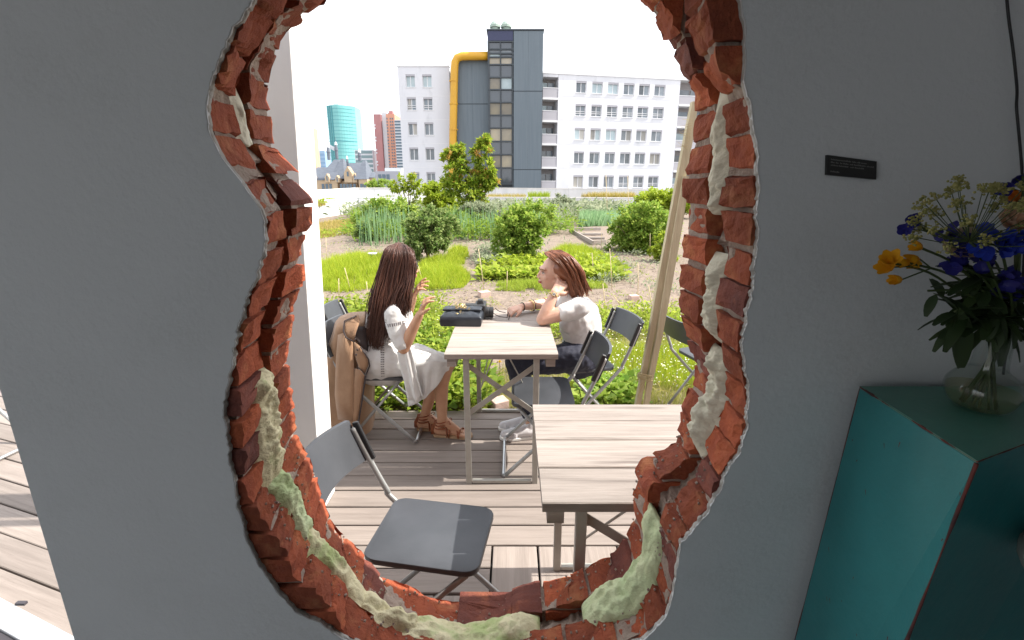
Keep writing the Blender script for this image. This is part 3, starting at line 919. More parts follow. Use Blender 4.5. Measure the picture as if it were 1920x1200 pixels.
# the two long leaves that hang beside the vase neck
t = thing("lily_leaf", "long dark leaf hanging down left of the vase neck", "leaf", vc, 0, "cut flowers in the glass vase")
mb = MB(); petal(mb, P(1800, 585, D), P(1795, 690, D) - P(1800, 585, D), Vector((0, -1, 0)), .082, .030, .05, 7)
o = mb.build("blade", M['leafd'], t, smooth=True); o.location = -vc
t = thing("lily_leaf", "long dark leaf hanging down right of the vase neck", "leaf", vc, 0, "cut flowers in the glass vase")
mb = MB(); petal(mb, P(1885, 590, D), P(1868, 690, D) - P(1885, 590, D), Vector((0, -1, 0)), .075, .020, .05, 7)
o = mb.build("blade", M['leafd'], t, smooth=True); o.location = -vc
# ================================================================== deck
deck = tag(empty("deck", (0, 0, 0)), kind="structure")
pr_ = random.Random(12)
def plank(x0, x1, y0, y1, parent, z=0.0, mt='deck', th=.024, along='x', name="plank", rz=0.0, pivot=None):
    """one board as its own mesh, laid along x or y, with eased edges"""
    L_, W_ = (x1 - x0, y1 - y0) if along == 'x' else (y1 - y0, x1 - x0)
    e = .003
    prof = [(-W_ / 2, -th), (-W_ / 2, -e), (-W_ / 2 + e, 0), (W_ / 2 - e, 0), (W_ / 2, -e), (W_ / 2, -th)]
    V = [(-L_ / 2, a, b) for a, b in prof] + [(L_ / 2, a, b) for a, b in prof]
    n = len(prof)
    F = [tuple(range(n - 1, -1, -1)), tuple(range(n, 2 * n))] + [(i, (i + 1) % n, n + (i + 1) % n, n + i) for i in range(n)]
    F = [tuple(reversed(f)) for f in F]
    o = mesh(name, V, F, M[mt], parent)
    c = Vector(((x0 + x1) / 2, (y0 + y1) / 2, z + pr_.uniform(-.0015, .0015)))
    if rz: c = Vector(pivot) + Matrix.Rotation(rz, 3, 'Z') @ (c - Vector(pivot))
    o.location = c
    o.rotation_euler = (pr_.uniform(-.004, .004), pr_.uniform(-.001, .001), (0 if along == 'x' else R(90)) + pr_.uniform(-.0025, .0025) + rz)
    return o
BW, GAP = .1195, .007
y = 2.81
k = 0
while y > 1.70:
    x0 = -1.02
    for xe in ((.42 + .9 * ((k * 37) % 5) / 5.0), 2.6):
        plank(x0, xe - .004, y - BW + GAP, y, deck); x0 = xe
    y -= BW; k += 1
yb = y          # nearer the wall the boards change direction
XS = [-.086, .112, .29, .46, .64, .82, 1.0, 1.18]
for i in range(len(XS) - 1):
    plank(XS[i] + .004, XS[i + 1] - .004, .945, yb - .005, deck, along='y')
y = yb
while y > 1.42:
    plank(-1.02, XS[0] - .005, y - BW + GAP, y, deck); y -= BW
for xa, xb in ((-1.02, -.72), (-.72, -.50), (-.50, -.30), (-.30, -.086)):
    plank(xa + .004, xb - .004, .945, y - .004, deck, along='y')
# the part of the deck in front of the door lies at an angle
piv = (-1.45, 1.35, 0)
y = 1.30 - 4 * BW
for k in range(19):
    lim = -1.06 - .0 * k
    # cut each board at the joint with the straight deck
    L0, L1 = -4.6, lim + (-(y - 1.35) * math.tan(R(17)) if y > 1.35 else 0) * .9
    plank(L0, L1, y, y + BW - GAP, deck, rz=-R(17), pivot=piv, z=-.002)
    y += BW
jo = MB()
for x in (-3.8, -3.0, -2.2, -1.4, -.6, .2, 1.0, 1.8): jo.box((x, 1.9, -.075), (.05, 2.1, .05))
jo.build("joists", M['core'], deck)
gr = MB().add([(-6, .94, -.103), (5, .94, -.103), (5, 2.9, -.103), (-6, 2.9, -.103)], [(0, 1, 2, 3)])
struct("deck_bed", gr, M['black'])

# white painted post with a downpipe beside the door
colm = thing("white_post", "broad white post standing beside the left edge of the hole", "post", (0, 0, 0))
pb = Z(604, 962, 0)
lean = (P(585, 60, pb.y) - pb); lean = Vector((lean.x / lean.z, 0, 1))
lean.x *= .52
def colbox(xa, xb, ya, yb_, z0, z1):
    o0 = pb + lean * z0; o1 = pb + lean * z1
    L_ = lambda o: [(o.x + xa, ya, o.z), (o.x + xb, ya, o.z), (o.x + xb, yb_, o.z), (o.x + xa, yb_, o.z)]
    return MB().hexa(L_(o0), L_(o1))
M['postwhite'] = mat("post white paint", (.80, .81, .80), (.75, .76, .76), rough=.55, scale=4, bump=.05)
colbox(-.135, 0, pb.y, pb.y + .16, .0, 3.2).build("board", M['postwhite'], colm, bevel=.003)
colbox(-.26, -.139, pb.y + .012, pb.y + .17, .0, 3.2).build("board", M['postwhite'], colm, bevel=.003)
M['pipe'] = mat("pale grey pipe", (.50, .53, .53), rough=.5)
o0, o1 = pb + lean * .0, pb + lean * 3.2
MB().tube([(o0.x - .185, pb.y - .035, 0), (o1.x - .185, pb.y - .035, 3.2)], .022, 12).build("downpipe", M['pipe'], colm, smooth=True)
for zz in (1.2, 2.05):
    q = pb + lean * zz
    MB().box((q.x - .235, pb.y - .03, zz), (.11, .012, .025)).build("bracket", M['pipe'], colm)

# ================================================================== tables
def table(name, label, x0, x1, y0, y1, zt, cuts, inset=.055):
    t = thing(name, label, "table", ((x0 + x1) / 2, (y0 + y1) / 2, 0), 0, "plank topped terrace tables")
    cx, cy = (x0 + x1) / 2, (y0 + y1) / 2
    ys = [y0] + cuts + [y1]
    for a_, b_ in zip(ys[:-1], ys[1:]):
        o = plank(x0 - cx + pr_.uniform(-.002, .002), x1 - cx + pr_.uniform(-.002, .002), a_ - cy + .0015, b_ - cy - .0015, t, z=zt, mt='tabletop', th=.028, name="top_plank")
        o.rotation_euler = (0, 0, pr_.uniform(-.001, .001))
    for sx in (-1, 1):       # bearers under the boards
        MB().box((sx * ((x1 - x0) / 2 - .035), 0, zt - .028 - .020), (.045, y1 - y0 - .01, .038)).build("bearer", M['tabletop'], t)
    lx, ly = (x1 - x0) / 2 - .105, (y1 - y0) / 2 - .02
    lz = zt - .03
    for sy in (-1, 1):
        for sx in (-1, 1):
            MB().box((sx * lx, sy * ly, lz / 2), (.030, .020, lz)).build("leg", M['steel'], t, bevel=.002, seg=1)
        MB().box((0, sy * ly, .013), (2 * lx - .038, .020, .014)).build("foot_rail", M['steel'], t)
        for s in (-1, 1):
            a_ = Vector((-lx, sy * (ly - .016 - .006 * s), lz - (.04 if s > 0 else .31))); b_ = Vector((lx, sy * (ly - .016 - .006 * s), lz - (.31 if s > 0 else .04)))
            d_ = (b_ - a_).normalized(); q = Vector((1, 0, 0)).rotation_difference(d_).to_matrix()
            MB().box((a_ + b_) / 2, ((b_ - a_).length, .005, .026), q).build("cross_brace", M['steel'], t)
    for sx in (-1, 1):
        MB().tube([(sx * lx * .25, -ly + .02, lz - .01), (sx * lx * .75, .0, lz - .34)], .004, 6).build("stay", M['steel'], t)
        MB().tube([(sx * lx * .25, ly - .02, lz - .01), (sx * lx * .75, .0, lz - .34)], .004, 6).build("stay", M['steel'], t)
    return t
TZ = .74
n1, n1b = Z(833, 663, TZ), Z(1047, 666, TZ)
T1Y0, T1Y1 = (n1.y + n1b.y) / 2, Z(960, 581, TZ).y
table("plank_table", "plank table with a black handbag where the two women sit", n1.x, n1b.x, T1Y0, T1Y1, TZ,
      [Z(960, 642, TZ).y, Z(960, 625, TZ).y, Z(960, 601, TZ).y, Z(960, 590, TZ).y + .02])
q0, q1 = Z(1030, 943, TZ), Z(996, 757, TZ)
T2X0 = (q0.x + q1.x) / 2 - .005
T2X1 = Z(1283, 754, TZ).x + .02
table("plank_table", "empty plank table nearest the broken wall on the right", T2X0, T2X1, max(q0.y, .965), q1.y, TZ,
      [Z(1100, 876, TZ).y, Z(1100, 825, TZ).y, Z(1100, 789, TZ).y], inset=.05)

# ================================================================== folding chairs
def chair(name, label, loc, rz):
    t = thing(name, label, "chair", loc, rz, "grey folding chairs")
    sw, sd, sh = .345, .335, .44
    o = MB().prism(rounded(sd, sw, .045), -.011, .011).build("seat", M['seat'], t, bevel=.005)
    o.location = (0, 0, sh - .011)
    sharp_by_angle(o.data, 40)
    # bowed back panel
    V = []; F = []; n, m = 12, 6; th = .014
    for s in (0, 1):
        for j in range(m + 1):
            for i in range(n + 1):
                u = -1 + 2 * i / n; v = j / m
                yy = u * .185
                bow = -.035 * (1 - u * u)
                x = -.262 - .055 * v + bow - s * th
                z = .575 + .15 * v
                V.append((x, yy, z))
    def ix(s, j, i): return s * (m + 1) * (n + 1) + j * (n + 1) + i
    for j in range(m):
        for i in range(n):
            F += [(ix(0, j, i), ix(0, j, i + 1), ix(0, j + 1, i + 1), ix(0, j + 1, i)), (ix(1, j, i), ix(1, j + 1, i), ix(1, j + 1, i + 1), ix(1, j, i + 1))]
    for i in range(n):
        F += [(ix(0, 0, i), ix(1, 0, i), ix(1, 0, i + 1), ix(0, 0, i + 1)), (ix(0, m, i), ix(0, m, i + 1), ix(1, m, i + 1), ix(1, m, i))]
    for j in range(m):
        F += [(ix(0, j, 0), ix(0, j + 1, 0), ix(1, j + 1, 0), ix(1, j, 0)), (ix(0, j, n), ix(1, j, n), ix(1, j + 1, n), ix(0, j + 1, n))]
    o = mesh("backrest", V, F, M['seat'], t); sharp_by_angle(o.data, 40)
    for s in (-1, 1):
        MB().box((-.272, s * .187, .65), (.022, .016, .152), Matrix.Rotation(-.35, 3, 'Y')).build("end_cap", M['black'], t, bevel=.003, seg=1)
        yy = s * .182
        MB().tube(spline([(-.305, yy, .70), (-.262, yy, .59), (-.205, yy, .46), (-.165, yy, .40), (.20, yy, .028)], 5), .0105, 10).build("leg", M['tubegrey'], t, smooth=True)
        yi = s * .158
        MB().tube([(.135, yi, sh - .022), (-.20, yi, .022)], .0095, 10).build("leg", M['tubegrey'], t, smooth=True)
    MB().tube(spline([(.198, -.182, .030), (.210, -.165, .012), (.21, -.10, .011), (.21, .10, .011), (.210, .165, .012), (.198, .182, .030)], 4), .0105, 10).build("foot_bar", M['chrome'], t, smooth=True)
    MB().tube(spline([(-.195, -.158, .027), (-.208, -.14, .011), (-.21, 0, .010), (-.208, .14, .011), (-.195, .158, .027)], 4), .0095, 10).build("foot_bar", M['chrome'], t, smooth=True)
    MB().tube([(.12, -.158, sh - .03), (.12, .158, sh - .03)], .007, 8).build("cross_bar", M['tubegrey'], t, smooth=True)
    return t
CA = chair("folding_chair", "grey folding chair standing empty just outside the hole at the bottom left", (-.262, 1.215, 0), -R(14))
CB = dup(CA, (-.80, 2.575, 0), R(0), "grey folding chair with a tan coat over its back under the long haired woman")
CC = dup(CA, (-.985, 3.03, gz(3.0) + .04), R(4), "grey folding chair whose back end shows behind the coat by the white post")
CD = dup(CA, (.165, 2.245, 0), R(180), "empty grey folding chair tucked under the right corner of the women's table")
CE = dup(CA, (.455, 2.69, 0), R(192), "grey folding chair under the woman in the white T-shirt")
CF = dup(CA, (1.36, 2.77, 0), R(17), "grey folding chair cut off by the bricks right of the leaning poles")
CG = dup(CA, (-3.17, 2.25, 0), R(-8), "chair showing only a curved foot through the doorway at far left")

CA.scale = (1.10, .80, 1); CA.rotation_euler = (0, 0, -R(9))
# ================================================================== leaning poles
M['pole'] = mat("pale split wood", (.56, .50, .34), (.45, .39, .26), rough=.8, scale=3, stretch=(20, 20, 2), bump=.3, bscale=8)
M['twine'] = mat("straw twine", (.52, .44, .26), (.40, .33, .18), rough=.9, scale=40)
DP = 2.62
pole = thing("leaning_poles", "two pale wooden poles tied with twine leaning beside the right of the hole", "pole", (0, 0, 0))
def pstrip(pts, name):
    V = []; F = []
    for (x, y, w) in pts:
        d = DP
        w *= .84; a_, b_ = P(x - w, y, d), P(x + w, y, d)
        V += [a_, b_, b_ + Vector((.0, .035, 0)), a_ + Vector((0, .035, 0))]
    for i in range(len(pts) - 1):
        for k in range(4):
            a_, b_ = 4 * i + k, 4 * i + (k + 1) % 4
            F.append((a_, b_, b_ + 4, a_ + 4))
    F += [(3, 2, 1, 0), tuple(4 * (len(pts) - 1) + k for k in range(4))]
    return mesh(name, V, F, M['pole'], pole)
pstrip([(1194, 775, 5.5), (1206, 712, 6), (1222, 630, 6.5), (1242, 520, 8), (1262, 420, 9), (1281, 320, 9.5), (1296, 240, 9), (1304, 190, 6)], "long_pole")
DP = 2.60
pstrip([(1212, 765, 5), (1221, 708, 6), (1237, 630, 6.5), (1256, 520, 8), (1274, 415, 8.5), (1288, 330, 7)], "short_pole")
tw = MB(); q = P(1212, 707, 2.6)
for k in range(7):
    ring_ = [q + Vector((.050 * math.cos(a), .02 + .032 * math.sin(a), -.018 + .006 * k + .006 * math.sin(a * 2 + k))) for a in np.linspace(0, 6.283, 15)]
    tw.tube(ring_, .0032, 5)
tw.build("twine", M['twine'], pole); tw = MB()
for k in range(9):
    e = q + Vector((rnd.uniform(-.06, .06), -.02, rnd.uniform(-.14, .04)))
    tw.tube(spline([q + Vector((0, -.015, 0)), q.lerp(e, .5) + Vector((rnd.uniform(-.02, .02), -.02, 0)), e], 4), .0015, 4)
for k in range(12):
    q2 = P(1300 - k, 225 + k * 5, 2.6)
    tw.tube([q2, q2 + Vector((rnd.uniform(-.07, -.02), 0, rnd.uniform(-.02, .05)))], .001, 4)
o = tw.build("loose_fibres", M['twine'], pole); o["kind"] = "stuff"
# ================================================================== garden ground
def ground_mesh(name, x0, x1, y0, y1, nx, ny, zf, mt):
    V = []; F = []
    for j in range(ny + 1):
        for i in range(nx + 1):
            t = j / ny
            y = y0 + (y1 - y0) * t * t * .7 + (y1 - y0) * t * .3
            x = x0 + (x1 - x0) * i / nx
            V.append((x, y, zf(x, y)))
    for j in range(ny):
        for i in range(nx):
            a = j * (nx + 1) + i
            F.append((a, a + 1, a + nx + 2, a + nx + 1))
    o = mesh(name, V, F, mt, None, True); o["kind"] = "structure"; return o
ground_mesh("garden_soil", -16, 18, 2.84, 40, 170, 150,
            lambda x, y: gz(y) + .018 * nse((x, y, 0), 1.3) + .012 * nse((x, y, 0), 5) + .008 * nse((x, y, 0), 13), M['soil'])

rg = np.random.default_rng(5)
def in_poly(px, py, poly):
    x, y = px, py; n = len(poly); c = np.zeros(len(x), bool)
    j = n - 1
    for i in range(n):
        xi, yi = poly[i]; xj, yj = poly[j]
        with np.errstate(divide='ignore', invalid='ignore'):
            hit = ((yi > y) != (yj > y)) & (x < (xj - xi) * (y - yi) / (yj - yi + 1e-12) + xi)
        c ^= hit; j = i
    return c
def scatter(poly, n):
    """n points on the soil inside an outline, evenly over the real ground but thinning with distance"""
    W = [GP(x, y) for x, y in poly]; W = [(w.x, w.y) for w in W]
    xs = [w[0] for w in W]; ys = [w[1] for w in W]
    out = np.zeros((0, 2)); tries = 0
    while len(out) < n and tries < 60:
        x = rg.uniform(min(xs), max(xs), n * 2); u = rg.uniform(0, 1, n * 2)
        a, b = min(ys), max(ys)
        y = 1 / (1 / a + (1 / b - 1 / a) * u)          # denser near the viewer
        k = in_poly(x, y, W)
        out = np.vstack([out, np.stack([x[k], y[k]], 1)]); tries += 1
    return out[:n]
def unit(v): return v / np.linalg.norm(v, axis=-1, keepdims=True).clip(1e-9)
def leaves(C, D, L, Wd, bend=.25):
    """diamond leaves: bases C, directions D, lengths L, widths Wd"""
    n = len(C)
    D = unit(D); up = np.tile([0, 0, 1.0], (n, 1)) + rg.normal(0, .4, (n, 3))
    S = unit(np.cross(D, up)); Nn = np.cross(S, D)
    L = np.broadcast_to(L, (n,))[:, None]; Wd = np.broadcast_to(Wd, (n,))[:, None]
    a = C; m = C + D * L * .5 + Nn * L * bend * .35; t = C + D * L - Nn * L * bend * .2
    l = m - S * Wd * .5 + Nn * Wd * .15; r = m + S * Wd * .5 + Nn * Wd * .15
    V = np.stack([a, r, t, l], 1).reshape(-1, 3)
    F = np.arange(4 * n).reshape(n, 4)
    return V, F
def blades(C, Hh, Wd, lean=.35):
    n = len(C)
    a = rg.uniform(0, 6.283, n); s = np.stack([np.cos(a), np.sin(a), np.zeros(n)], 1)
    b = rg.uniform(0, 6.283, n); l = np.stack([np.cos(b), np.sin(b), np.zeros(n)], 1) * (rg.uniform(0, lean, n) * Hh)[:, None]
    Wd = np.broadcast_to(Wd, (n,))[:, None]
    V = np.stack([C - s * Wd * .5, C + s * Wd * .5, C + l + np.stack([np.zeros(n), np.zeros(n), Hh], 1)], 1).reshape(-1, 3)
    return V, np.arange(3 * n).reshape(n, 3)
def on_soil(xy): return np.column_stack([xy, gz(xy[:, 1]) - .005])

def green_mat(name, a, b, tr=.5): return mat(name, a, b, rough=.55, island=True, trans=tr, spec=.3)
M['weed'] = green_mat("lush weed leaf", (0.190, 0.295, 0.026), (0.411, 0.474, 0.066))
M['weed2'] = green_mat("lush broad leaf", (0.132, 0.244, 0.029), (0.294, 0.397, 0.059))
M['grass'] = green_mat("pale grass", (0.235, 0.281, 0.051), (0.484, 0.448, 0.147))
M['feather'] = green_mat("feathery bed green", (0.249, 0.384, 0.018), (0.528, 0.564, 0.059))
M['lettuce'] = green_mat("lettuce green", (0.249, 0.372, 0.029), (0.470, 0.525, 0.088))
M['dry'] = green_mat("dry yellow grass", (0.352, 0.320, 0.074), (0.587, 0.461, 0.176))
M['bush1'] = green_mat("dark bush leaf", (0.123, 0.231, 0.047), (0.378, 0.444, 0.170))
M['bush2'] = green_mat("mid bush leaf", (0.170, 0.313, 0.038), (0.452, 0.544, 0.113))
M['bush3'] = green_mat("yellow green hedge leaf", (0.249, 0.359, 0.022), (0.440, 0.512, 0.059))
M['silver'] = green_mat("grey green leaf", (0.220, 0.281, 0.162), (0.411, 0.436, 0.295))
M['leek'] = green_mat("leek green", (0.207, 0.362, 0.170), (0.378, 0.527, 0.284))
M['treeleaf'] = green_mat("cherry leaf", (0.170, 0.297, 0.028), (0.471, 0.527, 0.066))
M['treetip'] = green_mat("young reddish leaf", (0.366, 0.308, 0.059), (0.528, 0.281, 0.074))
M['bark'] = mat("bark", (.16, .11, .075), (.09, .06, .045), rough=.9, scale=12, stretch=(6, 6, 1), bump=.6)
M['petalw'] = mat("white flower heads", (.75, .75, .66), (.62, .62, .45), rough=.7, island=True)
M['petaly'] = mat("yellow flower heads", (.75, .52, .02), (.6, .4, .02), rough=.7, island=True)
def stuff(name, V, F, mt): 
    o = fast(name, V, F, mt); o["kind"] = "stuff"; return o
def bed_leafy(name, poly, plants, per, h, ll, lw, mt, spread=.07):
    c = on_soil(scatter(poly, plants)); n = len(c)
    sz = rg.uniform(.55, 1.25, n)
    C = np.repeat(c, per, 0); S = np.repeat(sz, per)
    f = rg.uniform(0, 1, len(C)) ** .8
    off = rg.normal(0, 1, (len(C), 3)); off[:, 2] = 0
    C = C + off * (spread * S)[:, None]; C[:, 2] += f * h * S
    D = off + np.stack([np.zeros(len(C)), np.zeros(len(C)), rg.uniform(.1, 1.1, len(C))], 1)
    V, F = leaves(C, D, ll * S * rg.uniform(.6, 1.2, len(C)), lw * S)
    return stuff(name, V, F, mt)
def bed_blades(name, poly, n, h, w, mt, lean=.4, patch=2.0, thr=-.25):
    c = on_soil(scatter(poly, n))
    d = np.array([nse((x, y, 0), patch, 3) for x, y, _ in c]); c = c[d > thr]
    dist = c[:, 1]
    Hh = h * rg.uniform(.45, 1.15, len(c)) * (1 + .5 * d[d > thr])
    return stuff(name, *blades(c, Hh, w * np.maximum(1, dist / 7), lean), mt)

# --- close to the deck: lush weeds on the left, rough grass on the right
bed_leafy("weeds", [(500, 772), (895, 771), (925, 745), (905, 700), (895, 640), (850, 600), (825, 566), (760, 560), (690, 566), (640, 572), (560, 585), (500, 640)], 1650, 12, .14, .060, .030, M['weed'], .05)
bed_leafy("weeds", [(500, 772), (905, 771), (925, 745), (905, 690), (870, 640), (800, 600), (560, 610)], 420, 9, .12, .085, .048, M['weed2'], .055)
bed_blades("grass", [(840, 772), (1400, 772), (1400, 600), (1250, 588), (1120, 588), (1060, 640), (930, 700)], 20000, .11, .0040, M['grass'], .6, 1.6, -.5)
bed_blades("grass", [(1050, 735), (1420, 735), (1420, 650), (1120, 655)], 9000, .16, .0045, M['feather'], .6, 1.2, -.1)
bed_leafy("weeds", [(1000, 640), (1340, 632), (1340, 602), (1230, 590), (1130, 586), (1010, 590)], 420, 12, .16, .06, .024, M['lettuce'], .05)
bed_leafy("strawberry_plants", [(1085, 768), (1188, 768), (1192, 728), (1120, 722), (1090, 740)], 55, 14, .12, .075, .055, M['bush2'], .06)
c = on_soil(scatter([(1090, 740), (1400, 740), (1400, 610), (1120, 615)], 1300)); c[:, 2] += rg.uniform(.06, .17, len(c))
stuff("white_flowers", *leaves(c, rg.normal(0, 1, (len(c), 3)), .016, .014), M['petalw'])
c = on_soil(scatter([(520, 760), (850, 760), (840, 600), (560, 610)], 260)); c[:, 2] += rg.uniform(.1, .2, len(c))
stuff("white_flowers", *leaves(c, rg.normal(0, 1, (len(c), 3)), .013, .012), M['petalw'])
dl = thing("dandelion", "yellow dandelion showing under the women's table", "flower", GP(937, 700))
mb = MB(); mb.tube([(0, 0, 0), (0, 0, .10)], .002, 5); mb.build("stem", M['stem'], dl)
mb = MB()
for k in range(40):
    a = 2.4 * k; e = rnd.uniform(.2, 1.3)
    petal(mb, Vector((0, 0, .10)), Vector((math.cos(a) * math.cos(e), math.sin(a) * math.cos(e), math.sin(e))), Vector((0, 0, 1)), .022, .006, .1, 2)
mb.build("blossom", M['petaly'], dl)
# bark chips over the paths
c = on_soil(np.vstack([scatter([(440, 600), (1420, 600), (1420, 470), (1130, 470), (900, 520), (560, 440), (440, 480)], 9000), scatter([(500, 768), (1400, 768), (1400, 600), (500, 600)], 2500)]))
c[:, 2] += .012
V, F = leaves(c, np.column_stack([rg.normal(0, 1, (len(c), 2)), rg.normal(.1, .25, len(c))]), rg.uniform(.012, .05, len(c)), rg.uniform(.006, .018, len(c)), .1)
stuff("bark_chips", V, F, M['chips'])

# --- beds
def mound(name, poly, n, h, w, mt, z=.0, lean=.5):
    c = on_soil(scatter(poly, n))
    Wp = [GP(*p) for p in poly]; cx = sum(p.x for p in Wp) / len(Wp); cy = sum(p.y for p in Wp) / len(Wp)
    d = np.hypot((c[:, 0] - cx) / (max(p.x for p in Wp) - cx), (c[:, 1] - cy) / (max(p.y for p in Wp) - cy))
    tuft = np.array([nse((x * 1.0, y, 0), 5.5, 2) for x, y, _ in c])
    keep = tuft > -.32; c, d, tuft = c[keep], d[keep], tuft[keep]
    c[:, 2] += h * .55 * (1 - d.clip(0, 1) ** 2) * rg.uniform(0, 1, len(c))
    Hh = h * rg.uniform(.4, 1.0, len(c)) * (1.0 - .45 * d.clip(0, 1) ** 2) * (1 + .9 * tuft)
    V, F = blades(c, Hh, w * rg.uniform(.6, 1.3, len(c)), 1.0)
    return stuff(name, V, F, mt)
mound("feathery_bed", [(560, 552), (585, 506), (630, 484), (668, 476), (712, 478), (735, 490), (740, 540), (650, 548)], 15000, .20, .010, M['feather'])
mound("feathery_bed", [(770, 508), (815, 497), (862, 502), (884, 522), (868, 542), (800, 546), (770, 540)], 8000, .20, .010, M['feather'])
mound("feathery_bed", [(775, 500), (815, 488), (868, 482), (872, 496), (820, 506)], 3500, .18, .010, M['feather'])
mound("feathery_bed", [(838, 470), (876, 466), (880, 486), (845, 490)], 1500, .2, .012, M['feather'])
mound("feathery_bed", [(1020, 478), (1060, 464), (1120, 470), (1150, 500), (1060, 502)], 6500, .22, .012, M['feather'])
bed_leafy("lettuce_row", [(905, 502), (930, 486), (1140, 486), (1152, 506), (1130, 508)], 330, 9, .12, .10, .07, M['bush3'], .07)
bed_leafy("lettuce_row", [(900, 526), (902, 516), (1160, 515), (1162, 526)], 300, 12, .13, .10, .08, M['lettuce'], .05)
mound("feathery_bed", [(925, 545), (935, 528), (1130, 528), (1140, 541), (1040, 548)], 7000, .13, .009, M['lettuce'])
bed_leafy("weeds", [(895, 500), (900, 462), (935, 468), (950, 490), (930, 502)], 170, 12, .16, .06, .035, M['silver'], .07)
bed_leafy("weeds", [(1120, 540), (1110, 490), (1150, 486), (1170, 500), (1165, 530)], 120, 9, .12, .05, .02, M['silver'], .07)
bed_blades("dry_grass", [(470, 452), (600, 448), (655, 438), (700, 418), (692, 404), (640, 412), (580, 424), (470, 440)], 7000, .14, .014, M['dry'], .4, .6, -.4)
bed_blades("dry_grass", [(640, 430), (700, 425), (720, 396), (668, 392)], 2000, .2, .018, M['dry'], .4, .6, -.4)
bed_leafy("weeds", [(590, 450), (660, 440), (650, 430), (585, 440)], 60, 8, .12, .09, .05, M['lettuce'], .1)
bed_leafy("low_planting", [(660, 455), (940, 452), (1080, 440), (1080, 408), (660, 408)], 900, 13, .42, .16, .06, M['weed2'], .16)
bed_leafy("low_planting", [(660, 410), (1180, 410), (1180, 392), (660, 392)], 1000, 12, .5, .28, .10, M['silver'], .35)
bed_leafy("low_planting", [(1020, 440), (1075, 425), (1068, 400), (1020, 405)], 130, 14, .45, .14, .05, M['silver'], .14)
bed_blades("leek_row", [(1085, 426), (1190, 422), (1190, 402), (1092, 404)], 2600, .48, .035, M['leek'], .5, .3, -1)
bed_blades("low_planting", [(1060, 404), (1100, 402), (1100, 394), (1062, 394)], 900, .3, .05, M['lettuce'], .5, .3, -1)
# onion stalks: tall upright hollow leaves
def stalks(poly, n, h):
    c = on_soil(scatter(poly, n)); mbk = MB()
    for x, y, z in c:
        hh = h * rnd.uniform(.65, 1.1); dx, dy = rnd.gauss(0, .05), rnd.gauss(0, .05)
        mbk.tube([(x, y, z), (x + dx * .4, y + dy * .4, z + hh * .55), (x + dx, y + dy, z + hh)], [.013, .011, .003], 4, cap=False)
    o = mbk.build("onion_stalks", M['leek']); o["kind"] = "stuff"
stalks([(672, 462), (775, 462), (772, 440), (700, 434), (672, 445)], 150, .95)
stalks([(838, 452), (935, 452), (930, 432), (840, 430)], 110, .85)
stalks([(860, 446), (1030, 440), (1020, 420), (860, 425)], 60, .9)

# self-sown weeds and straw between the beds
bed_leafy("self_sown_weeds", [(440, 610), (1420, 610), (1420, 470), (1130, 462), (900, 505), (560, 440), (440, 470)], 420, 8, .06, .045, .018, M['weed'], .05)
bed_leafy("self_sown_weeds", [(585, 480), (600, 440), (690, 440), (900, 455), (1060, 450), (1250, 480), (1280, 560), (900, 470)], 160, 10, .12, .08, .03, M['silver'], .08)
c = on_soil(scatter([(500, 766), (1400, 766), (1400, 560), (500, 560)], 1500)); c[:, 2] += rg.uniform(.01, .10, len(c))
stuff("dead_straw", *leaves(c, np.column_stack([rg.normal(0, 1, (len(c), 2)), rg.normal(.2, .4, len(c))]), rg.uniform(.05, .16, len(c)), .005), M['dry'])
# ================================================================== shrubs and trees
def cloud(cen, rad, clumps, per, ll, lw, seed, lobes=None, shell=.55, flat=0):
    g = np.random.default_rng(seed)
    v = unit(g.normal(0, 1, (clumps, 3)))
    rr = g.uniform(shell ** 3, 1, clumps) ** (1 / 3)
    bump = np.array([1 + .55 * nse(tuple(a * 1.0), 2.1, seed) + .35 * nse(tuple(a), 4.5, seed) for a in v])
    cc = v * (rr * bump)[:, None] * np.array(rad)
    if lobes is not None: cc = cc + np.array(lobes)[g.integers(0, len(lobes), clumps)]
    C = np.repeat(cc, per, 0) + g.normal(0, 1, (clumps * per, 3)) * (np.mean(rad) * .105)
    D = unit(np.repeat(cc, per, 0) / np.array(rad)) * .7 + g.normal(0, .7, (len(C), 3)); D[:, 2] += .15 - flat
    return leaves(C + np.array(cen), D, ll * g.uniform(.6, 1.2, len(C)), lw * g.uniform(.7, 1.2, len(C)))
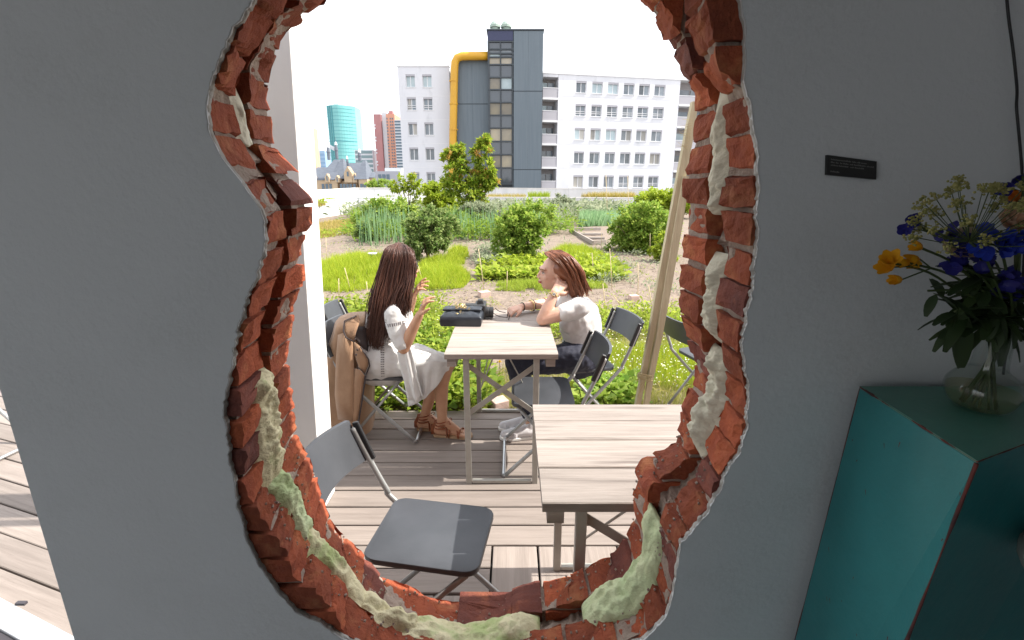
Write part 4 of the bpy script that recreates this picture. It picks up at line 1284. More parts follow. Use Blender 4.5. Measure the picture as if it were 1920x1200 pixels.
def shrub(name, label, base, x0, x1, top, leafm, clumps, per, ll, lw, seed, cat="shrub", by=None, ydepth=.8, low=.0):
    b = GP(*base) if by is None else P(base[0], base[1], by)
    if by is not None: b.z = gz(by)
    tp = P(base[0], top, b.y); a, c = P(x0, (top + base[1]) / 2, b.y), P(x1, (top + base[1]) / 2, b.y)
    t = thing(name, label, cat, b)
    h = tp.z - b.z; w = (c.x - a.x) / 2; cx = (a.x + c.x) / 2 - b.x
    lr = random.Random(seed * 7)
    lob = [(lr.uniform(-.42, .42) * w, lr.uniform(-.3, .3) * w, lr.uniform(-.30, .26) * h) for _ in range(7)]
    V, F = cloud((cx, 0, h * (.52 + low)), (w * .62, w * ydepth * .62, h * (.34 - low)), clumps, per, ll, lw, seed, lob)
    # a few shoots stand clear of the mass
    sh = []
    for k in range(16):
        a_ = lr.uniform(0, 6.283); rr_ = lr.uniform(.2, .95) * w
        top_ = Vector((cx + rr_ * math.cos(a_), rr_ * math.sin(a_) * .6, h * lr.uniform(.80, 1.08) * (1 - .25 * (rr_ / w) ** 2)))
        sh += [(top_.x + lr.gauss(0, .02) - .15 * q * (top_.x - cx) * .3, top_.y + lr.gauss(0, .02), top_.z - q * .05 * h) for q in range(9)]
    V2, F2 = leaves(np.array(sh), np.column_stack([rg.normal(0, .7, len(sh)), rg.normal(0, .7, len(sh)), rg.uniform(.0, .9, len(sh))]), ll * 1.05, lw)
    V, F = np.vstack([V, V2]), np.vstack([F, F2 + len(V)])
    V[:, 2] = np.maximum(V[:, 2], .01)
    fast("foliage", V, F, leafm, t)
    s = MB(); rr = random.Random(seed)
    for k in range(7):
        e = Vector((cx + rr.uniform(-.6, .6) * w, rr.uniform(-.5, .5) * w, h * rr.uniform(.5, .85)))
        s.tube(spline([(rr.uniform(-.05, .05), 0, 0), (e.x * .35, e.y * .35, e.z * .45), e], 3), [.018, .016, .014, .012, .010, .008, .005], 5)
    s.build("stems", M['bark'], t)
    return t
shrub("shrub", "dark green shrub right behind the long haired woman's head", (802, 488), 752, 858, 394, M['bush1'], 150, 60, .085, .045, 3)
shrub("shrub", "round dark green shrub between the two women", (980, 484), 926, 1036, 378, M['bush2'], 170, 60, .085, .050, 4)
shrub("shrub", "wide dark green shrub beside the leaning poles", (1195, 472), 1124, 1266, 386, M['bush2'], 210, 60, .10, .045, 5)
shrub("hedge", "bright yellow green bush in front of the white parapet at right", (1238, 408), 1184, 1310, 357, M['bush3'], 220, 50, .17, .08, 6, "bush")
shrub("shrub", "dark green shrub behind the onion stalks at left", (728, 432), 664, 790, 372, M['bush2'], 190, 55, .14, .07, 7)
shrub("shrub", "yellow green bush at the foot of the cherry tree", (826, 415), 792, 866, 350, M['bush3'], 110, 45, .16, .07, 8)
shrub("shrub", "silvery grey green bush right of the cherry tree", (900, 430), 852, 948, 384, M['silver'], 130, 45, .12, .05, 9)
shrub("shrub", "low grey green bush against the far white wall", (1054, 402), 1018, 1090, 371, M['silver'], 90, 40, .2, .07, 10)
shrub("shrub", "small leafy plant with a stake near the leaning poles", (1244, 490), 1222, 1268, 440, M['bush3'], 50, 40, .09, .035, 11)
shrub("shrub", "dark low shrub at the left end of the onion row", (688, 452), 664, 712, 412, M['bush1'], 60, 40, .10, .05, 12)
shrub("shrub", "green bush hidden behind the tall dark shrubs in the middle", (876, 432), 842, 912, 396, M['bush2'], 90, 45, .12, .06, 13)

def tree(name, label, base, by, lobes_px, leafm, tipm, ll, lw, seed, trunk_r, clumps, per):
    b = P(base[0], base[1], by); b.z = gz(by)
    t = thing(name, label, "tree", b)
    tr = MB(); Vs, Fs, Vt = [], [], []
    off = 0
    for k, (px, py, r) in enumerate(lobes_px):
        c = P(px, py, by) - b; rw = r * by / FPX * .97
        V, F = cloud(tuple(c), (rw, rw * .9, rw * 1.15), clumps, per, ll, lw, seed + k, shell=.3)
        Vs.append(V); Fs.append(F + off); off += len(V)
        mid = Vector((c.x * .35, c.y * .3, c.z * .55))
        tr.tube(spline([(0, 0, 0), (c.x * .08, 0, c.z * .3), mid, c], 4), list(np.linspace(trunk_r * (1 if k == 0 else .7), .008, 13)), 7)
        v2, f2 = cloud((c.x, c.y, c.z + rw * .35), (rw * 1.02, rw * .9, rw * .95), clumps // 4, per // 4, ll * .9, lw, seed + 40 + k, shell=.85)
        Vt.append((v2, f2))
    fast("crown", np.vstack(Vs), np.vstack(Fs), leafm, t)
    o2 = 0; A, B = [], []
    for v, f in Vt: A.append(v); B.append(f + o2); o2 += len(v)
    fast("young_leaves", np.vstack(A), np.vstack(B), tipm, t)
    tr.build("trunk", M['bark'], t, smooth=True)
tree("cherry_tree", "leafy young cherry tree in front of the grey tower", (884, 420), 17, [(880, 358, 27), (855, 312, 22), (902, 290, 17), (872, 338, 24), (914, 322, 17), (842, 296, 12), (892, 378, 22), (907, 267, 9), (848, 348, 18), (920, 342, 13), (898, 345, 20), (862, 285, 9)],
     M['treeleaf'], M['treetip'], .185, .075, 20, .07, 20, 30)
tree("small_tree", "thin small tree with yellow green leaves before the white block", (768, 412), 20, [(752, 346, 13), (773, 340, 11), (790, 352, 10), (742, 352, 8), (778, 366, 11), (765, 348, 10)],
     M['bush3'], M['dry'], .2, .08, 33, .05, 9, 15)

# ================================================================== stakes, bricks and odds and ends in the beds
M['stake'] = mat("cane stake", (.58, .47, .30), (.48, .38, .22), rough=.7, scale=20)
def stake(label, b, tpx, r=.006):
    base = GP(*b); tip = P(tpx[0], tpx[1], base.y)
    t = thing("cane_stake", label, "stake", base, 0, "thin canes marking the beds")
    l = tip - base
    MB().tube([(0, 0, -.03), tuple(l * .5 + Vector((.004, 0, 0))), tuple(l)], r, 6).build("cane", M['stake'], t, smooth=True)
    MB().lathe([(r * .9, 0), (r * 1.25, .004), (r * 1.25, .009), (r * .9, .013)], tuple(l * .5), 6).build("node", M['stake'], t)
for lab, b, tp_ in [
    ("cane leaning over the pinkish block between the women", (908, 548), (897, 466)),
    ("cane at the left edge of the feathery bed beside the white post", (612, 492), (611, 444)),
    ("leaning cane in the left feathery bed", (657, 545), (646, 502)),
    ("upright cane in front of the left feathery bed", (635, 566), (635, 522)),
    ("short cane just left of the long haired woman", (690, 566), (687, 528)),
    ("cane leaning near the woman's raised hand", (792, 530), (784, 498)),
    ("thin cane rising beyond the right woman's back", (1136, 590), (1130, 532)),
    ("tall cane at the right end of the lettuce row", (1148, 545), (1143, 466)),
    ("cane beside the wide shrub at right", (1218, 484), (1219, 438)),
    ("cane standing on the path right of the lettuce", (1196, 560), (1196, 494)),
    ("cane leaning left of the poles by the pale plank", (1224, 592), (1216, 536)),
    ("fallen cane lying across the soil behind the right woman", (1172, 588), (1150, 553)),
    ("cane left of the planter frame", (1128, 470), (1128, 436)),
    ("slim cane behind the right woman's head", (1112, 520), (1110, 474)),
    ("cane in the lettuce row above the handbag", (950, 545), (951, 508)),
    ("tall cane rising over the parapet at right", (1139, 420), (1136, 328)),
    ("tall cane standing farther right before the parapet", (1179, 418), (1177, 330))]:
    stake(lab, b, tp_, .0055 if b[1] > 440 else .012)
M['pinkstone'] = mat("pale pink concrete", (.55, .40, .35), (.46, .34, .29), rough=.9, scale=12, bump=.5)
def block(name, label, px, size, rz, mt=None, tilt=0):
    b = GP(*px)
    t = tag(MB().box((0, 0, size[2] / 2 - .012), size).build(name, mt or M['pinkstone'], None, bevel=.006), label, "brick" if "brick" in name else "board")
    t.location = b; t.rotation_euler = (tilt, 0, rz)
block("loose_brick", "pale pinkish block lying between the women at the foot of a cane", (908, 557), (.16, .11, .10), .5)
block("loose_brick", "small pink brick standing on the soil behind the right woman", (1188, 562), (.13, .10, .08), .2)
block("loose_brick", "large pale pink block at the deck edge under the table", (936, 769), (.115, .10, .10), .5)
block("loose_board", "short pale board lying on the soil behind the right woman", (1199, 580), (.24, .07, .03), .05, M['tabletop'])
dish = thing("white_dish", "small white and blue dish lying in the feathery bed", "dish", GP(700, 492))
MB().lathe([(.01, .0), (.07, .02), (.10, .06), (.09, .062), (.06, .03), (.001, .02)], (0, 0, .14), 20).build("bowl", M['white'], dish, smooth=True)
MB().lathe([(.001, 0), (.06, .0), (.07, .01), (.001, .03)], (0, 0, .17), 16).build("lid", mat("blue grey plastic", (.12, .16, .24), rough=.4), dish, smooth=True)
litter = thing("white_bag", "crumpled white scrap on the soil near the left wall", "scrap", GP(640, 438))
mb = MB()
for k in range(5): mb.ball((rnd.uniform(-.14, .14), rnd.uniform(-.05, .05), .03), (rnd.uniform(.04, .08), .05, .035), 7, 5)
mb.build("paper", M['white'], litter)
pf = thing("planter_frame", "low pale wooden planter frame on the soil beside the wide shrub", "planter", GP(1105, 450))
o_ = GP(1105, 450)
def bar(p, q, w=.05, h=.11):
    a, b = GP(*p) - o_, GP(*q) - o_; d = b - a
    rot = Matrix.Rotation(math.atan2(d.y, d.x), 3, 'Z')
    MB().box((a + b) / 2 + Vector((0, 0, h / 2)), (d.length, w, h), rot).build("board", M['tabletop'], pf, bevel=.004, seg=1)
bar((1070, 434), (1112, 460)); bar((1070, 433), (1126, 432)); bar((1087, 441), (1130, 441), .12, .07); bar((1100, 449), (1133, 449), .12, .07); bar((1112, 458), (1136, 457))
# ================================================================== parapets of the roof garden
M['parapet'] = mat("white rendered parapet", (.66, .67, .69), (.56, .58, .60), rough=.8, scale=.6, stretch=(3, 3, .6), col3=(.44, .46, .47), scale3=1.6, mix3=(.6, .8))
def low_wall(name, label, pts, th, cap=.03, seglen=3.0):
    """pts: (x, y, base z, top z)"""
    t = thing(name, label, "wall", (0, 0, 0))
    t["kind"] = "thing"
    for a, b in zip(pts[:-1], pts[1:]):
        A, B = Vector(a[:2]), Vector(b[:2]); n = max(1, round((B - A).length / seglen))
        d = (B - A).normalized(); nr = Vector((-d.y, d.x))
        for k in range(n):
            f0, f1 = k / n, (k + 1) / n
            p = A.lerp(B, f0) + d * .006; q = A.lerp(B, f1) - d * .006
            z0 = a[2] + (b[2] - a[2]) * (f0 + f1) / 2; za, zb = a[3] + (b[3] - a[3]) * f0, a[3] + (b[3] - a[3]) * f1
            MB().hexa([(p.x, p.y, z0 - .3), (q.x, q.y, z0 - .3), (q.x + nr.x * th, q.y + nr.y * th, z0 - .3), (p.x + nr.x * th, p.y + nr.y * th, z0 - .3)],
                      [(p.x, p.y, za), (q.x, q.y, zb), (q.x + nr.x * th, q.y + nr.y * th, zb), (p.x + nr.x * th, p.y + nr.y * th, za)]).build("panel", M['parapet'], t)
            MB().hexa([(p.x - nr.x * .03, p.y - nr.y * .03, za + .002), (q.x - nr.x * .03, q.y - nr.y * .03, zb + .002), (q.x + nr.x * (th + .03), q.y + nr.y * (th + .03), zb + .002), (p.x + nr.x * (th + .03), p.y + nr.y * (th + .03), za + .002)],
                      [(p.x - nr.x * .03, p.y - nr.y * .03, za + .04), (q.x - nr.x * .03, q.y - nr.y * .03, zb + .04), (q.x + nr.x * (th + .03), q.y + nr.y * (th + .03), zb + .04), (p.x + nr.x * (th + .03), p.y + nr.y * (th + .03), za + .04)]).build("coping", M['white'], t)
    return t
c_ = GP(672, 398); ctop = P(672, 371, c_.y)
l_ = GP(572, 420); ltop = P(572, 388, l_.y)
DW = 30.5
r0, r1 = P(672, 395, c_.y + .2), P(1330, 388, DW)
low_wall("inner_parapet", "low white parapet bordering the beds on the left side", [(l_.x - 1.2, l_.y - 1.6, l_.z, ltop.z + .02), (c_.x, c_.y, c_.z, ctop.z)], .25)
low_wall("inner_parapet", "low white parapet across the far end of the beds", [(c_.x + .05, c_.y + .1, c_.z, ctop.z), (P(860, 380, DW).x, DW, gz(DW), P(860, 370, DW).z), (P(1340, 380, DW + .6).x, DW + .6, gz(DW), P(1340, 372, DW + .6).z)], .25)
DO = 36.0
ol = P(572, 375, 22.0)
low_wall("outer_parapet", "outer white roof edge wall behind the planting strip", [(P(560, 368, 22).x, 22, .2, P(572, 360, 22).z), (P(672, 355, DO - 2).x, DO - 2, .2, P(672, 353, DO - 2).z), (P(860, 353, DO).x, DO, .2, P(860, 352, DO).z), (P(1340, 353, DO).x, DO, .2, P(1340, 357, DO).z)], .25)
def strip(poly, n, h, w, mt, d, z, name="strip_planting"):
    x0, x1 = P(poly[0], 370, d).x, P(poly[1], 370, d).x
    c = np.column_stack([rg.uniform(x0, x1, n), rg.uniform(d - .5, d + .5, n), np.full(n, z)])
    k = np.array([nse((a, b, 0), .35, 4) for a, b, _ in c]) > -.15
    c = c[k]
    return stuff(name, *blades(c, h * rg.uniform(.4, 1.1, len(c)), w, .7), mt)
zz = P(960, 371, DW + 1.5).z
strip((905, 985), 900, .34, .05, M['dry'], DW + 1.5, zz); strip((990, 1030), 500, .5, .05, M['bush3'], DW + 1.5, zz)
strip((1050, 1190), 2200, .48, .045, M['dry'], DW + 1.5, zz); strip((675, 740), 500, .25, .05, M['silver'], DW + 1.5, zz)
c = P(600, 380, 19.5); 
cc = np.column_stack([np.zeros(2600), rg.uniform(18.5, 24, 2600), np.full(2600, P(600, 388, 20).z)])
cc[:, 0] = np.interp(cc[:, 1], [18.5, 24], [P(562, 380, 18.5).x, P(628, 380, 24).x]) + rg.uniform(-.5, .15, len(cc))
stuff("strip_planting", *blades(cc, .26 * rg.uniform(.5, 1.1, len(cc)), .04, .8), M['dry'])
cc2 = cc[:500]; stuff("strip_planting", *leaves(cc2 + np.array([0, 0, .15]), rg.normal(0, 1, (500, 3)), .22, .09), M['bush3'])
struct("ground", MB().add([(-3000, -200, -20), (3000, -200, -20), (3000, 3500, -20), (-3000, 3500, -20)], [(0, 1, 2, 3)]), mat("distant street", (.22, .22, .22), rough=.9))
struct("roof_deck", MB().box((0, 21, -.9), (46, 37, 1.2)), M['core'])

# ================================================================== the white apartment block with the grey stair tower
M['render'] = mat("white render", (.68, .68, .71), (.60, .605, .64), rough=.85, scale=.25, stretch=(1, 1, .35), col3=(.47, .48, .50), scale3=.9, mix3=(.60, .85), bump=.1, bscale=3)
M['clad'] = mat("blue grey cladding", (.135, .165, .19), (.115, .145, .17), rough=.6, scale=.5, stretch=(8, 8, .4), bump=.1)
M['claddk'] = mat("dark joint", (.05, .06, .07), rough=.7)
M['pane'] = mat("dark window pane", (.10, .125, .15), (.20, .22, .24), rough=.08, spec=.8, scale=.5, rand=.5)
M['panel_l'] = mat("pale window blind", (.42, .50, .52), (.34, .42, .45), rough=.25, scale=.8, rand=.15)  # plain pale blue grey blind colour
M['curtain'] = mat("window curtain", (.45, .42, .36), (.30, .30, .30), rough=.7, scale=1.0, stretch=(6, 6, .3), rand=.3)
M['wframe'] = mat("window frame", (.70, .70, .71), rough=.5)
M['balc'] = mat("balcony front", (.38, .37, .40), rough=.7)
M['ochre'] = mat("ochre yellow pipe", (.62, .34, .02), (.55, .29, .02), rough=.4, scale=.6)
M['recess'] = mat("balcony recess", (.30, .28, .28), rough=.9)
M['tint'] = mat("tower glass", (.055, .065, .08), rough=.06, spec=.9)
M['warm'] = mat("stair landing behind glass", (.34, .29, .20), (.22, .20, .17), rough=.3, scale=.5, rand=.4)
apt = thing("apartment_building", "white apartment block with grey stair tower and yellow pipe across the street", "building", (0, 60, -20))
AB = Vector((0, 60, -20))
class Facade:
    """a vertical plane through two points: (u along it, z up); out is towards the viewer"""
    def __init__(s, a, b):
        s.o = Vector((a[0], a[1], 0)); s.d = Vector((b[0] - a[0], b[1] - a[1], 0)); s.L = s.d.length; s.d.normalize(); s.n = Vector((s.d.y, -s.d.x, 0))
    def pt(s, u, z, out=0): return s.o + s.d * u + s.n * out + Vector((0, 0, z)) - AB
    def px(s, x, y):               # pixel -> (u, z)
        r = ray(x, y); t = (s.o - EYE).dot(s.n) / r.dot(s.n); q = EYE + r * t
        return (q - s.o).dot(s.d), q.z
    def box(s, mb, u0, u1, z0, z1, o0, o1):
        return mb.hexa([s.pt(u0, z0, o1), s.pt(u1, z0, o1), s.pt(u1, z0, o0), s.pt(u0, z0, o0)], [s.pt(u0, z1, o1), s.pt(u1, z1, o1), s.pt(u1, z1, o0), s.pt(u0, z1, o0)])
def wall_with_openings(f, u0, u1, z0, z1, opens, mt, parent, depth=.35, name="wall"):
    us = sorted({u0, u1} | {v for o in opens for v in o[:2]}); zs = sorted({z0, z1} | {v for o in opens for v in o[2:]})
    mb = MB()
    for a, b in zip(us[:-1], us[1:]):
        for c, d in zip(zs[:-1], zs[1:]):
            um, zm = (a + b) / 2, (c + d) / 2
            if any(o[0] < um < o[1] and o[2] < zm < o[3] for o in opens): continue
            mb.add([f.pt(a, c), f.pt(b, c), f.pt(b, d), f.pt(a, d)], [(0, 1, 2, 3)])
    for o in opens:
        a, b, c, d = o
        for (p, q) in (((a, c), (b, c)), ((b, c), (b, d)), ((b, d), (a, d)), ((a, d), (a, c))):
            mb.add([f.pt(*p), f.pt(*q), f.pt(*q, -depth), f.pt(*p, -depth)], [(3, 2, 1, 0)])
    mb.add([f.pt(u0, z1), f.pt(u1, z1), f.pt(u1, z1, -14), f.pt(u0, z1, -14)], [(0, 1, 2, 3)])
    mb.add([f.pt(u0, z0), f.pt(u0, z1), f.pt(u0, z1, -14), f.pt(u0, z0, -14)], [(0, 1, 2, 3)])
    mb.add([f.pt(u1, z0), f.pt(u1, z1), f.pt(u1, z1, -14), f.pt(u1, z0, -14)], [(3, 2, 1, 0)])
    return mb.build(name, mt, parent)
wr = random.Random(9)
def window(f, o, style, parent, rail):
    u0, u1, z0, z1 = o; w = u1 - u0; h = z1 - z0; t = .07
    fr = MB(); dp = -.16
    f.box(fr, u0, u0 + t, z0, z1, dp - .06, dp); f.box(fr, u1 - t, u1, z0, z1, dp - .06, dp)
    f.box(fr, u0 + t, u1 - t, z1 - t, z1, dp - .06, dp); f.box(fr, u0 + t, u1 - t, z0, z0 + t, dp - .06, dp)
    um = u0 + w * .5; f.box(fr, um - .04, um + .04, z0 + t, z1 - t, dp - .06, dp)
    if rail:
        for zz_ in (z0 + .30, z0 + .52): f.box(fr, u0 + .02, u1 - .02, zz_, zz_ + .06, dp + .02, dp + .06)
    wd = fr.build("window", M['wframe'], parent)
    for a, b in ((u0 + t, um - .04), (um + .04, u1 - t)):
        m_ = {0: 'pane', 1: 'panel_l', 2: 'curtain'}[style if wr.random() > .12 else wr.choice((0, 0, 2))]
        f.box(MB(), a, b, z0 + t, z1 - t, dp - .05, dp - .03).build("pane", M[m_], wd)
        if style == 0 and wr.random() < .65:      # half drawn curtain just inside
            hh = wr.uniform(.3, .7); k_ = wr.uniform(.4, 1)
    sl = MB(); f.box(sl, u0 - .06, u1 + .06, z0 - .06, z0 - .003, -.1, .07); sl.build("sill", M['wframe'], wd)
    bl_ = MB(); f.box(bl_, u0 + .0, u1, z1 - .20, z1 - .003, -.1, -.02); bl_.build("blind_box", M['balc'], wd)
ZB = -20.0
# left wing
f1 = Facade((P(752, 250, 58).x, 58), (P(846, 250, 58).x, 58))
ops = []
for j, yy in enumerate((152, 195, 242, 289, 335)):
    for i, xx in enumerate((774, 804.5)):
        u0_, z1_ = f1.px(xx - 9, yy - 12.5); u1_, z0_ = f1.px(xx + 9, yy + 11.5)
        ops.append((u0_, u1_, z0_, z1_))
zt1 = f1.px(800, 125)[1]
def align(ops, cols):
    """snap a column's edges so that the wall grid stays regular"""
    n = len(ops) // cols
    out = []
    for k, o in enumerate(ops):
        col = [ops[q] for q in range(k % cols, len(ops), cols)]; row = ops[(k // cols) * cols:(k // cols) * cols + cols]
        out.append((sum(c[0] for c in col) / n, sum(c[1] for c in col) / n, sum(r[2] for r in row) / cols, sum(r[3] for r in row) / cols))
    return out
ops = align(ops, 2)
wall_with_openings(f1, 0, f1.L, ZB, zt1, ops, M['render'], apt)
for k, o in enumerate(ops): window(f1, o, 1 if k < 2 else 0, apt, k in (2, 3, 9))
cp = MB(); f1.box(cp, -.1, f1.L + .05, zt1 + .003, zt1 + .16, -.5, .08); f1.box(cp, 1.6, 5.2, zt1 + .161, zt1 + .34, -3, -.6); cp.build("coping", M['wframe'], apt)
# grey low block and stair tower
f2 = Facade((P(857, 250, 57.2).x, 57.2), (P(917, 250, 57.2).x, 57.2))
zt2 = f2.px(880, 113)[1]
def clad(f, u0, u1, z0, z1, joints, name, panelw=1.25, back=12):
    mb = MB(); f.box(mb, u0, u1, z0, z1, -back, -.04)
    o = mb.build(name, M['claddk'], apt)
    zs = [z0] + joints + [z1]
    n = max(1, round((u1 - u0) / panelw))
    for c, d in zip(zs[:-1], zs[1:]):
        for k in range(n):
            a, b = u0 + (u1 - u0) * k / n, u0 + (u1 - u0) * (k + 1) / n
            f.box(MB(), a + .006, b - .006, c + .05, d - .05, -.038, 0).build("cladding_panel", M['clad'], apt)
clad(f2, 0, f2.L - .02, ZB, zt2, [f2.px(880, 300)[1], f2.px(880, 195)[1]], "low_block", 2.2)
f3 = Facade((P(916, 250, 56).x, 56), (P(1016, 250, 56).x, 56))
zt3 = f3.px(965, 57)[1]
ug = f3.px(962.5, 200)[0]
clad(f3, ug + .03, f3.L, ZB, zt3, [f3.px(990, 318)[1], f3.px(990, 171)[1]], "tower", 2.0)
mb = MB(); f3.box(mb, 0, ug, ZB, zt3, -12, -.35); mb.build("stair_core", M['claddk'], apt)
mb = MB(); f3.box(mb, .05, ug - .05, f3.px(940, 76)[1], zt3 - .02, -.34, -.02); mb.build("louvre_band", mat("navy band", (.03, .035, .085), rough=.5), apt)
rows = [78, 92, 100, 107, 121, 145, 168, 192, 216, 240, 265, 290, 315, 345]
stair = MB()
um = ug / 2
for x_ in (0, .10, um - .06, ug - .16): f3.box(stair, x_, x_ + (.12 if 0 < x_ < ug - .2 else .10), ZB, f3.px(940, 76)[1] - .02, -.2, .02)
for yy in rows: 
    z_ = f3.px(940, yy)[1]; f3.box(stair, 0, ug, z_ - .07, z_ + .07, -.2, .035)
stair = stair.build("glazing_frame", M['claddk'], apt)
for j, (ya, yb_) in enumerate(zip(rows[:-1], rows[1:])):
    for k in (0, 1):
        a, b = ((.22, um - .08) if k == 0 else (um + .08, ug - .2))
        z1_, z0_ = f3.px(940, ya)[1] - .09, f3.px(940, yb_)[1] + .09
        mt_ = 'warm' if (j in (3, 5, 7, 9, 11) or (j == 2 and k == 0)) else ('tint' if j % 2 == 0 or j > 3 else 'pane')
        f3.box(MB(), a, b, z0_, z1_, -.16, -.12).build("pane", M[mt_ if wr.random() > .1 else 'panel_l'], stair)
mb = MB(); f3.box(mb, -.1, f3.L + .1, zt3 + .003, zt3 + .14, -12, .08); mb.build("coping", M['claddk'], apt)
M['vent'] = mat("pale green roof vent", (.34, .42, .36), (.26, .34, .30), rough=.5)
for xx in (928, 949):
    u_, z_ = f3.px(xx, 52)
    q = f3.pt(u_, zt3 + .15, -.6)
    MB().lathe([(.45, 0), (.45, .25), (.62, .3), (.62, .55), (.42, .85), (.30, .95), (.001, .95)], tuple(q), 14).build("roof_vent", M['vent'], apt, smooth=False)
# yellow pipe
pts = [P(848, 350, 56.6), P(849.5, 250, 56.6), P(852, 130, 56.6), P(853, 117, 56.6), P(857, 109, 56.6), P(866, 105.5, 56.6), P(880, 105, 56.6), P(922, 105, 56.6)]
pp = [p - AB for p in [P(847, 500, 56.6)] + pts]
MB().tube(pp, .46, 16).build("vent_pipe", M['ochre'], apt, smooth=True)
for yy in (152, 195, 243):
    q = P(850.5, yy, 56.6) - AB
    MB().lathe([(.48, -.06), (.53, -.06), (.53, .06), (.48, .06)], tuple(q), 16).build("pipe_collar", M['ochre'], apt)
# right wing, turned a little away
xa = P(1045, 250, 57.6).x
f4 = Facade((xa, 57.6), (xa + 24, 57.6 + 24 * math.tan(R(11))))
ops = []
for j, yy in enumerate(((161, 163, 165.5, 168, 169.5, 171), (206, 207, 208.5, 210, 211, 212), (250, 251, 252.5, 254, 255, 256), (294, 295, 296, 297.5, 298, 299), (339, 339.5, 340.5, 341, 341.5, 342))):
    for i, xx in enumerate((1087, 1116.5, 1145.5, 1174.5, 1202.5, 1231)):
        u0_, z1_ = f4.px(xx - 9, yy[i] - 11.5); u1_, z0_ = f4.px(xx + 9, yy[i] + 11)
        ops.append((u0_, u1_, z0_, z1_))
ops = align(ops, 6)
zt4 = f4.px(1090, 141)[1]
uw = f4.px(1268, 250)[0]
wall_with_openings(f4, 0, uw, ZB, zt4, ops, M['render'], apt)
pale = {1, 2, 12, 13, 14}
for k, o in enumerate(ops): window(f4, o, 1 if k in pale else (2 if k in (24, 23) else 0), apt, 6 <= k < 12 or k in (27, 28, 29))
cp = MB(); f4.box(cp, -2.6, f4.L + 3, zt4 + .003, zt4 + .18, -8, .1); cp.build("coping", M['wframe'], apt)
# joints between the storeys, scored into the render
for k in range(4):
    z_ = (ops[k * 6][2] + ops[(k + 1) * 6][3]) / 2 + .25
    mb = MB(); f4.box(mb, .01, uw - .01, z_ - .02, z_ + .02, -.02, .012); mb.build("string_course", M['wframe'], apt)
    mb = MB(); f1.box(mb, .01, f1.L - .01, z_ - .02, z_ + .02, -.02, .012); mb.build("string_course", M['wframe'], apt)
def balconies(f, u0, u1, px_x, floors, ztop):
    mb = MB(); f.box(mb, u0, u1, ZB, ztop, -6, -1.5); mb.build("recess", M['recess'], apt)
    for (yt, yr, yb_) in floors:
        z_top = f.px(px_x, yt)[1]; z_rail = f.px(px_x, yr)[1]; z_bot = f.px(px_x, yb_)[1]
        mb = MB(); f.box(mb, u0 + .02, u1 - .02, z_bot, z_rail, -.12, -.03); pnl = mb.build("balcony", M['balc'], apt)
        mb = MB(); f.box(mb, u0, u1, z_bot - .22, z_bot - .003, -1.49, .05); mb.build("slab", M['wframe'], pnl)
        mb = MB(); f.box(mb, u0 + .02, u1 - .02, z_rail + .003, z_rail + .07, -.14, -.01); mb.build("rail", M['wframe'], pnl)
        mb = MB(); w = u1 - u0
        f.box(mb, u0 + .15, u0 + w * .45, z_rail, z_top - .1, -1.48, -1.4); mb.build("pane", M['panel_l' if wr.random() < .4 else 'pane'], pnl)
        mb = MB(); f.box(mb, u0 + w * .5, u1 - .15, z_rail - .3, z_top - .1, -1.48, -1.4); mb.build("pane", M['pane'], pnl)
ub0, ub1 = f4.px(1016.5, 250)[0], -.02
balconies(f4, ub0, ub1, 1030, ((149, 165, 183), (193, 208, 225.5), (236, 252, 269), (280, 295, 313), (324, 340, 358)), zt4)
balconies(f4, uw + .02, f4.px(1330, 250)[0], 1285, ((163, 180, 196), (205, 220, 237), (247, 264, 279), (289, 305, 320), (332, 346, 362)), zt4)
mb = MB(); f4.box(mb, ub0, ub1, zt4 - .35, zt4, -1.5, -.005); mb.build("wall", M['render'], apt)
mb = MB(); f4.box(mb, f4.px(1330, 250)[0] + .01, f4.L + 6, ZB, zt4, -10, -.01); mb.build("wall", M['render'], apt)

# ================================================================== skyline, far facades coloured paler in place of haze
def far(name, label, base, cat="building"):
    return thing(name, label, cat, base)
def bx_px(x0, x1, yt, d, depth=20):
    a, b = P(x0, yt, d), P(x1, yt, d)
    return a.x, b.x, a.z
M['tealglass'] = mat("teal curtain glass", (.14, .40, .40), (.18, .46, .45), rough=.25, spec=.6, scale=.05)
M['tealdark'] = mat("dark teal glass", (.06, .25, .28), rough=.25)
M['pinkb'] = mat("dusty pink cladding", (.42, .20, .20), (.36, .17, .17), rough=.8, scale=.1)
M['orangeb'] = mat("salmon cladding", (.58, .28, .19), (.52, .25, .17), rough=.8, scale=.1)
M['paleb'] = mat("pale grey cladding", (.60, .62, .65), rough=.7)
M['sand'] = mat("sandstone", (.50, .38, .25), (.42, .31, .21), rough=.9, scale=.4)
M['slate'] = mat("blue slate roof", (.13, .148, .18), (.10, .115, .145), rough=.6, scale=.7, stretch=(1, 1, 6))
M['mist'] = mat("haze paled blue facade", (.46, .58, .70), rough=.7)  # haze of distance is mixed into this pale blue
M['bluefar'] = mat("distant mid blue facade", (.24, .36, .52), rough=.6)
M['office'] = mat("office glass band", (.18, .26, .28), rough=.3)
M['darkband'] = mat("dark window band", (.10, .14, .18), rough=.3)
